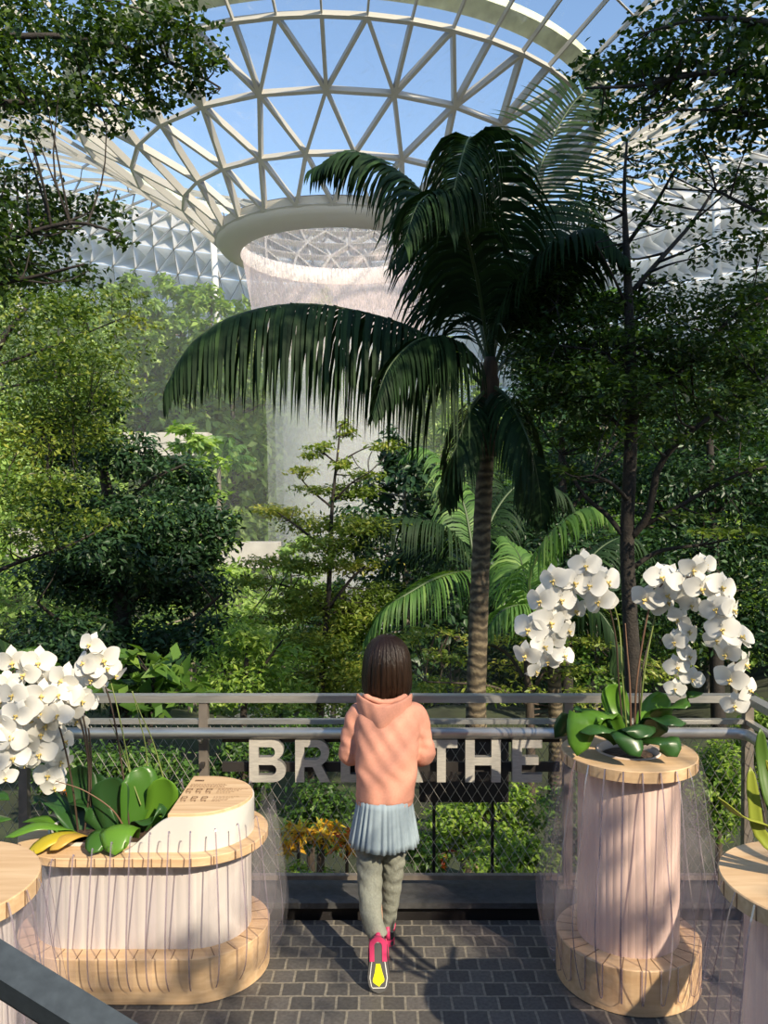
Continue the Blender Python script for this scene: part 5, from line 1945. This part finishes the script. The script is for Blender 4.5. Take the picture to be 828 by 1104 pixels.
yv = np.array([.02, -.24, -.97]); yv /= np.linalg.norm(yv)
zv = np.array([0.0, .97, -.24]); zv -= yv * np.dot(zv, yv); zv /= np.linalg.norm(zv)
xv = np.cross(yv, zv)
toe = np.array([P(408.5, 1071, 3.215)[0], 3.215, .004])
m4L = np.eye(4)
m4L[:3, 0], m4L[:3, 1], m4L[:3, 2] = xv, yv, zv
m4L[:3, 3] = toe - yv * .140 - zv * .004
inshoe = lambda x, y, z: (m4L @ np.array([x, y, z, 1.0]))[:3]
m4L[:3, 0] *= 1.18
ankL = inshoe(0, -.022, .088)
bd = MB()
# torso, neck, head
zc = lambda y: zpy(y, 3.53)
bd.loft([ell(-.005, 3.50, .50, .075, .06), ell(-.005, 3.505, .58, .105, .078), ell(-.002, 3.52, .70, .098, .075), ell(0, 3.545, .84, .105, .078), ell(.005, 3.575, .98, .115, .075), ell(.01, 3.60, 1.06, .085, .06), ell(.012, 3.61, 1.085, .045, .045)])
bd.tube([(.012, 3.60, 1.05), (XH, 3.63, 1.10), (XH, 3.645, 1.15)], [.042, .036, .040], 16)
hc = np.array([XH, YH, 1.222])
hs = []
for t in np.linspace(0.02, math.pi - .02, 18):
    z = -math.cos(t)
    r = math.sin(t)
    jaw = 1 - .22 * max(0, -z) ** 1.5
    hs.append(ell(hc[0], hc[1] + .006 * (z < 0), hc[2] + .108 * z, .078 * r * jaw, .092 * r * (1 - .10 * max(0, -z))))
bd.loft(hs)
bd.tube([hc + (0, .086, .004), hc + (0, .100, -.018), hc + (0, .092, -.026)], [.006, .010, .007], 10)      # nose
bd.tube([hc + (-.020, .080, -.048), hc + (0, .088, -.048), hc + (.020, .080, -.048)], [.004, .007, .004], 8)  # lips
for s in (-1, 1):
    bd.tube([hc + (s * .076, -.004, .012), hc + (s * .084, -.010, .002), hc + (s * .078, -.002, -.022)], [.008, .011, .006], 8)   # ears
# arms and hands
for i, s in ((0, -1), (1, 1)):
    wr = np.array([hx[i] - s * .004, 3.825, HZ + .040])
    bd.tube(bez([sho[i] + (-s * .03, 0, 0), sho[i], (sho[i] + elb[i]) / 2, elb[i], (elb[i] + wr) / 2 + (0, 0, -.008), wr], 22), np.interp(np.linspace(0, 1, 22), [0, .2, .6, .75, 1], [.04, .038, .03, .027, .02]), 14)
    pc = np.array([hx[i], 3.862, HZ + .037])
    bd.loft([ell(wr[0], 0, 0, .019, .013, 16)[:, [0, 2, 1]] * [1, 0, 1] + [0, wr[1], wr[2] - 0] + np.c_[np.zeros(16), np.zeros(16), ell(0, 0, 0, .019, .013, 16)[:, 1]],
             np.c_[ell(pc[0], 0, 0, .031, .012, 16)[:, 0], np.full(16, pc[1]), pc[2] + ell(0, 0, 0, .031, .012, 16)[:, 1]],
             np.c_[ell(pc[0], 0, 0, .030, .010, 16)[:, 0], np.full(16, pc[1] + .022), pc[2] - .002 + ell(0, 0, 0, .03, .010, 16)[:, 1]]])
    for k, (off_, ln) in enumerate([(-.0235, .80), (-.008, 1.0), (.0075, .97), (.0225, .78)]):
        ang = np.linspace(75, 75 - 150 * ln, 7)
        pts = [np.array([pc[0] + off_, 3.872, pc[2] - .004])] + [np.array([pc[0] + off_ * 1.05, 3.87 + .0355 * math.cos(R(q)), HZ + .0355 * math.sin(R(q))]) for q in ang]
        bd.tube(pts, np.linspace(.0085, .0068, 8), 10)
    # thumb closes round the near side of the rail from the side of the palm
    sx = -s
    bd.tube([pc + (sx * .022, -.010, .0), np.array([pc[0] + sx * .040, 3.842, HZ + .020]), np.array([pc[0] + sx * .046, 3.834, HZ - .004]), np.array([pc[0] + sx * .042, 3.842, HZ - .024])], [.0095, .0085, .0075, .0062], 10)
# legs and feet
bd.tube(bez([hipL, kneL, ankL], 14), np.interp(np.linspace(0, 1, 14), [0, .5, .7, 1], [.058, .040, .038, .026]), 14)
bd.tube(bez([hipR, kneR, ankR], 14), np.interp(np.linspace(0, 1, 14), [0, .5, .7, 1], [.058, .040, .038, .026]), 14)
bd.tube([ankL, inshoe(0, -.012, .048), inshoe(0, .03, .036), inshoe(0, .09, .028)], [.024, .020, .018, .012], 12)
bd.tube([ankR, ankR + (0, .03, -.035), ankR + (.004, .11, -.048)], [.026, .028, .018], 12)
v, n, f = fused(bd, .0052, 4)
put_mesh('body', v, f, M['skin'], kid)
for s in (-1, 1):
    b = MB()
    b.lathe([(.0001, -.011), (.007, -.008), (.0105, 0), (.007, .008), (.0001, .011)], 16)
    e_ = hc + (s * .030, .0735, .006)
    o = b.build('eye', M['eye_white'], kid, off=-(e_ - np.array(kid.location)), smooth=True)
    b = MB()
    b.lathe([(.0001, -.002), (.005, -.001), (.005, .001), (.0001, .002)], 14)
    vv = np.concatenate(b.v)[:, [0, 2, 1]]
    b.v = [vv]
    b.build('iris', M['eye_dark'], o, off=-(e_ + (0, .0098, 0) - np.array(kid.location)), smooth=True)

# ---- hoodie
hb = MB()
rows = [(868, 386, 443, 3.490, .098), (861, 383, 446.5, 3.490, .104), (850, 383.5, 447, 3.493, .106), (830, 383, 449.5, 3.505, .106), (810, 384, 451, 3.522, .106), (790, 384, 452, 3.545, .104),
        (775, 384, 452, 3.565, .100), (765, 387, 449, 3.580, .092), (758, 393, 444, 3.592, .080), (754, 400, 436, 3.60, .066)]
secs = []
for y, xl_, xr_, Yc, dp in rows:
    a, c = P(xl_, y, Yc), P(xr_, y, Yc)
    secs.append(ell((a[0] + c[0]) / 2, Yc, a[2], (c[0] - a[0]) / 2, dp, 40, pw=2.3))
hb.loft(secs)
for i, s in ((0, -1), (1, 1)):
    wr = np.array([hx[i] - s * .010, 3.800, HZ + .034])
    pts = bez([sho[i] + (-s * .035, 0, .006), sho[i] + (-s * .004, 0, 0), (sho[i] * .5 + elb[i] * .5) + (s * .004, -.006, 0), elb[i] + (0, -.008, -.002), (elb[i] * .45 + wr * .55) + (0, 0, -.012), wr], 30)
    hb.tube(pts, np.interp(np.linspace(0, 1, 30), [0, .18, .45, .66, .85, .93, 1], [.055, .056, .053, .050, .042, .034, .036]), 20)
v, n, f = fused(hb, .0062, 8)
x, z = v[:, 0], v[:, 2]
d = np.zeros(len(v))
zz = (z - .63) / .45
# diagonal drag folds that fan down from the right side seam, and rib hem
dirn = (x * .75 + z * .66)
d += .0042 * np.sin((z + .55 * x + .10 * np.sin(9 * x) + .03 * np.sin(31 * z)) * 52) * np.exp(-((z - .73) / .085) ** 2) * (.5 + .5 * np.tanh((-x + .10) * 14))
d += .0040 * np.sin((z - .8 * x) * 48 + 1.0) * np.exp(-((z - .80) / .09) ** 2) * (np.tanh((x + .02) * 12) * .5 + .5)
d += .0030 * np.sin((z * 1.1 + 1.6 * x) * 55) * np.exp(-((z - .93) / .10) ** 2)
d -= .0045 * np.exp(-((z - .672) / .006) ** 2) * (np.abs(x) < .2) * (v[:, 1] < 3.6)
armm = np.abs(x - .005) > .135
d += armm * .0014 * np.sin(z * 150 + x * 40) * np.exp(-((z - .88) / .07) ** 2)
v = v + n * d[:, None]
hood_o = put_mesh('hoodie', v, f, M['hoodie'], kid)
# hood hanging down the back
hd = MB()
nu, nv = 33, 18
vs_ = []
for j in range(nv):
    t = j / (nv - 1)
    zz_ = 1.088 - .178 * t ** .9
    hw = .108 * (1 - t ** 2.0) ** .8 + .006
    yb = 3.520 - .030 * t + .01 * t * t
    for i in range(nu):
        u = i / (nu - 1) * 2 - 1
        bul = .030 * math.sin(math.pi * min(1, .25 + .75 * t)) * (1 - u * u) ** .7 + .012 * (1 - t)
        fold = .0075 * math.sin(u * 7.5 + 4.5 * t + .6) * (1 - abs(u)) * math.sin(math.pi * min(1, t * 1.1 + .05)) + .0022 * math.sin(u * 13 - 5 * t) * (1 - t)
        vs_.append((.002 + u * hw - .006 * t, yb - bul - fold + .075 * u * u * (1 - .3 * t), zz_ + .012 * u * u * (1 - t) - .022 * (1 - abs(u)) ** .7 * (1 - t)))
fs_ = [(j * nu + i, j * nu + i + 1, (j + 1) * nu + i + 1, (j + 1) * nu + i) for j in range(nv - 1) for i in range(nu - 1)]
hd.add(vs_, fs_)
o = hd.build('hood', M['hoodie'], hood_o, off=tuple(kid.location), smooth=True)
md = o.modifiers.new('thick', 'SOLIDIFY')
md.thickness = .012
md.offset = -1
md = o.modifiers.new('sub', 'SUBSURF')
md.levels = md.render_levels = 1
# rolled rim of the hood round the neck
b = MB()
rim = bez([(-.088, 3.605, 1.070), (-.078, 3.560, 1.086), (-.045, 3.545, 1.076), (.004, 3.540, 1.066), (.056, 3.545, 1.074), (.086, 3.565, 1.084), (.096, 3.605, 1.070)], 30)
b.tube(rim, .0125 + .001 * np.sin(np.arange(30) * 1.3), 10)
b.build('hood_rim', M['hoodie'], hood_o, off=tuple(kid.location), smooth=True)

# ---- skirt: two pleated layers
for nm, ex, zl in (('skirt', .0, 907), ('skirt_lining', -.012, 903)):
    secs = []
    na = 240
    a = np.arange(na) * 2 * math.pi / na
    for k in range(9):
        t = k / 8
        y = 858 + (zl - 858) * t
        xl_, xr_ = 386 - 8.5 * t, 443 + 7.5 * t
        p, q = P(xl_, y, 3.49), P(xr_, y, 3.49)
        pl = (.001 + .0042 * t) * (np.sin(a * 24 + 2.2 * np.sin(a * 3)) + .7 * np.sin(a * 39 + 1 + np.sin(a * 5)) + .4 * np.sin(a * 9))
        rx, ry = (q[0] - p[0]) / 2 + ex + pl, .112 + .022 * t + ex + pl
        secs.append(np.stack([(p[0] + q[0]) / 2 + rx * np.cos(a), 3.49 + ry * np.sin(a), np.full(na, p[2]) + .003 * t * np.sin(a * 5)], 1))
    b = MB()
    b.loft(secs, cap=False)
    o = b.build(nm, M['skirt'], kid, smooth=True)
    md = o.modifiers.new('thick', 'SOLIDIFY')
    md.thickness = .0016

# ---- leggings
lb = MB()
s_ = 3.47 / FPX
lb.tube(bez([P(398.5, 885, 3.49), P(398, 920, 3.47), P(399, 958, 3.42), P(400.5, 988, 3.36), ankL + np.array([0, .004, .016])], 30), np.interp(np.linspace(0, 1, 30), [0, .25, .5, .75, .93, 1], [16 * s_, 14.5 * s_, 13.2 * s_, 11.4 * s_, 10.4 * s_, 10.8 * s_]), 22)
lb.tube(bez([P(426, 885, 3.50), P(424.5, 920, 3.51), P(421, 958, 3.55), P(418, 990, 3.585), P(417, 1007, 3.60)], 30), np.interp(np.linspace(0, 1, 30), [0, .25, .5, .75, .93, 1], [15.5 * s_, 13.5 * s_, 12 * s_, 9.6 * s_, 8 * s_, 8.6 * s_]), 22)
lb.loft([ell(-.003, 3.495, .49, .07, .055), ell(-.003, 3.495, .56, .10, .08), ell(-.003, 3.50, .62, .09, .075)])
v, n, f = fused(lb, .0056, 5)
x, z = v[:, 0], v[:, 2]
d = .0028 * np.sin(z * 120 + 14 * x + 2 * np.sin(x * 60)) * np.exp(-((z - .42) / .08) ** 2) + .0016 * np.sin(z * 110 - 30 * x + 3 * np.sin(x * 35)) * np.exp(-((z - .14) / .09) ** 2) + .0018 * np.sin(z * 95 + 30 * x) * np.exp(-((z - .30) / .07) ** 2)
put_mesh('leggings', v + n * d[:, None], f, M['leggings'], kid)

# ---- hair: bob that covers the back and sides and leaves the face open
hb = MB()
na = 150
gap = R(52)                                 # half opening round the face (+Y)
ang = np.linspace(math.pi / 2 + gap, math.pi * 2.5 - gap, na)
gh = np.random.default_rng(9)
ridge = sum(gh.normal() * np.sin(ang * k + gh.uniform(0, 6)) for k in (17, 29, 43, 61, 83)) * .0011
secs = []
zt_, zb_ = zpy(687.5, 3.64), zpy(751, 3.60)
rowsh = [(0, .010, .010), (.03, .033, .036), (.09, .057, .062), (.18, .075, .083), (.30, .087, .098), (.45, .092, .105), (.60, .095, .107), (.75, .097, .106), (.88, .095, .100), (.96, .088, .091), (1.0, .078, .080)]
for t, rx, ry in rowsh:
    z = zt_ + (zb_ - zt_) * t
    w_ = min(1, t * 2.2)
    jag = (gh.normal(size=na) * .0022 * (t > .93))
    secs.append(np.stack([XH + (rx + ridge * w_) * np.cos(ang), YH - .004 + (ry + ridge * w_) * np.sin(ang), np.full(na, z) + jag - .008 * (t > .9) * np.sin(ang) * 0], 1))
hb.loft(secs, cap=False, closed=False)
k0 = hb.n
o = hb.build('hair', M['hair'], kid, smooth=True)
md = o.modifiers.new('thick', 'SOLIDIFY')
md.thickness = .014
md.offset = -1
b = MB()      # crown and fringe
secs = []
a = np.arange(60) * 2 * math.pi / 60
for t, rx, ry in [(-.012, .0035, .0035), (-.008, .007, .007)] + [(q_[0] - .004 if q_[0] < .05 else q_[0], q_[1], q_[2]) for q_ in rowsh[:5]]:
    secs.append(np.stack([XH + (rx - .003) * np.cos(a), YH - .004 + (ry - .003) * np.sin(a), np.full(60, zt_ + (zb_ - zt_) * t - .002)], 1))
b.loft(secs, cap=True)
b.build('fringe', M['hair'], o, off=tuple(kid.location), smooth=True)


# ---- shoes
def shoe(M4, name_label):
    tr = lambda pts: (np.c_[np.asarray(pts, float), np.ones(len(pts))] @ np.asarray(M4).T)[:, :3]
    half = [(-.062, 0), (-.060, .016), (-.050, .026), (-.02, .029), (.02, .029), (.05, .033), (.085, .037), (.115, .032), (.132, .020), (.140, .004)]
    yy = np.array([h[0] for h in half])
    ww = np.array([h[1] for h in half])

    def outline(inset, y0=-.062, y1=.14, n=40):
        ys = y0 + (y1 - y0) * (1 - np.cos(np.linspace(0, math.pi, n))) / 2
        w_ = np.maximum(np.interp(ys, yy, ww) - inset, .0008)
        return np.concatenate([np.c_[w_, ys], np.c_[-w_, ys][::-1]])

    def prism(name, o2, za, zb_, m, par):
        b = MB()
        b.loft([tr(np.c_[o2, np.full(len(o2), za)]), tr(np.c_[o2, np.full(len(o2), zb_)])])
        return b.build(name, m, par, off=tuple(kid.location))
    sec = [(-.060, .030, .010), (-.052, .058, .022), (-.03, .074, .031), (0, .076, .033), (.035, .064, .034), (.07, .050, .036), (.10, .040, .033), (.125, .031, .022), (.137, .022, .008)]
    b = MB()
    ss_ = []
    for y, h, w_ in sec:
        aa = np.arange(20) * 2 * math.pi / 20
        zz_ = .016 + np.where(np.sin(aa) > 0, np.sin(aa) * (h - .016), np.sin(aa) * .004)
        ss_.append(tr(np.c_[w_ * np.cos(aa), np.full(20, y), zz_]))
    b.loft(ss_)
    up = b.build('shoe', M['shoe_black'], kid, smooth=True)
    up['label'] = name_label
    prism('outsole', outline(0), 0, .016, M['shoe_grey'], up)
    prism('white_edge', outline(.007, -.045, .122), -.0012, .001, M['shoe_white'], up)
    prism('sole_base', outline(.0095, -.042, .119), -.0018, .001, M['shoe_grey'], up)
    # pink horseshoe round the heel
    aa = np.linspace(R(180), R(360), 18)
    ou = np.concatenate([[(-.029, .026)], np.c_[.029 * np.cos(aa), -.034 + .029 * np.sin(aa)], [(.029, .026)]])
    inn = np.concatenate([[(.013, .026)], np.c_[.013 * np.cos(aa[::-1]), -.030 + .015 * np.sin(aa[::-1])], [(-.013, .026)]])
    b = MB()
    o2, i2 = ou, inn[::-1]
    secs_ = [tr(np.c_[o2, np.full(len(o2), -.004)]), tr(np.c_[i2, np.full(len(o2), -.004)]), tr(np.c_[i2, np.full(len(o2), .024)]), tr(np.c_[o2, np.full(len(o2), .024)]), tr(np.c_[o2, np.full(len(o2), -.004)])]
    b.loft(secs_, cap=False, closed=False)
    b.build('heel_cushion', M['shoe_pink'], up, off=tuple(kid.location))
    arrow = [(-.008, .034), (.006, .034), (.012, .062), (.019, .088), (.018, .098), (.008, .106), (.002, .116), (-.006, .110), (-.017, .102), (-.020, .094), (-.012, .064)]
    prism('yellow_pad', np.array(arrow), -.003, .001, M['shoe_yellow'], up)
    b = MB()
    b.tube(tr([(0, -.056, .030), (0, -.058, .055), (0, -.056, .082)]), [.012, .010, .008], 10)
    b.tube(tr([(-.024, -.040, .058), (-.030, .0, .062), (-.030, .04, .050)]), .006, 8)
    b.tube(tr([(.024, -.040, .058), (.030, .0, .062), (.030, .04, .050)]), .006, 8)
    b.build('heel_tab', M['shoe_pink'], up, off=tuple(kid.location), smooth=True)


m4 = m4L
shoe(m4, 'black and magenta shoe on tiptoe showing its yellow sole')
m4 = np.eye(4)
m4[:3, 3] = (P(418, 1012, 3.6)[0], 3.615, .0045)
shoe(m4, 'black and magenta shoe planted flat')
# ------------------------------------------------------------------ unseen tree added to shade the palm and dapple the planters
SUNV = np.array(tosun)
st = Tree('added_shade_tree', 'unseen broad tree added beyond the deck corner to shade the tall palm', 'tree', (5.6, 1.6, -.9), 88)
st.limb([(5.6, 1.6, -1), (5.5, 1.8, 3), (5.3, 2.2, 6), (5.2, 3.0, 9)], [.16, .13, .10, .04], 20, 10)
st.limb([(5.4, 2.0, 4.5), (5.2, 3.6, 6.5), (4.9, 5.0, 8)], [.07, .05, .02], 12, 7)
st.limb([(5.4, 2.0, 4.5), (6.0, 4.0, 7), (6.6, 5.6, 9)], [.07, .05, .02], 12, 7)
st.limb([(5.4, 2.0, 4.2), (5.0, .8, 5.5), (4.7, -.2, 6.5)], [.06, .04, .02], 12, 7)
for (qx, qy, qz, t, r, cov) in [(.9, 7, 3.3, 6.2, 1.0, 1.5), (.2, 6.9, 3.2, 6.8, .8, 1.3), (1.5, 7.2, 3.6, 6.2, 1.0, 1.4), (.9, 7, 4.4, 6.2, 1.0, 1.4), (-.9, 6.7, 3.4, 8.0, .8, 1.0), (1.0, 7, 2.0, 6.2, .7, 1.1), (.3, 7.3, 4.6, 7.0, .8, 1.1), (1.9, 7.5, 4.6, 6, 1.0, 1.3),
                                (1.9, 6.3, 3.0, 6.0, .7, .9), (2.4, 6.3, 3.6, 6.0, .6, .7), (1.8, 6.3, 1.9, 5.6, .5, .7),
 (.80, 3.16, .66, 7.0, .13, 1.2), (.86, 3.14, .26, 7.0, .20, 1.0), (-1.35, 3.5, .9, 7.6, .30, .5), (-.85, 3.0, .1, 8.0, .40, .8), (-.35, 3.62, .0, 8.0, .20, .7), (.35, 3.2, 0, 8.2, .22, .6), (1.0, 2.7, 0, 7.6, .3, .7)]:
    c = np.array([qx, qy, qz]) + SUNV * t
    L = .10
    n = int(math.pi * r * r * cov / (L * L * .28) * 1.6)
    st.pad(c, (r, r, r * .45), n, L, .55, .7, 5, None, twr=.006, out=.3)
st.done(M['leaf_near'], M['bark_dark'])
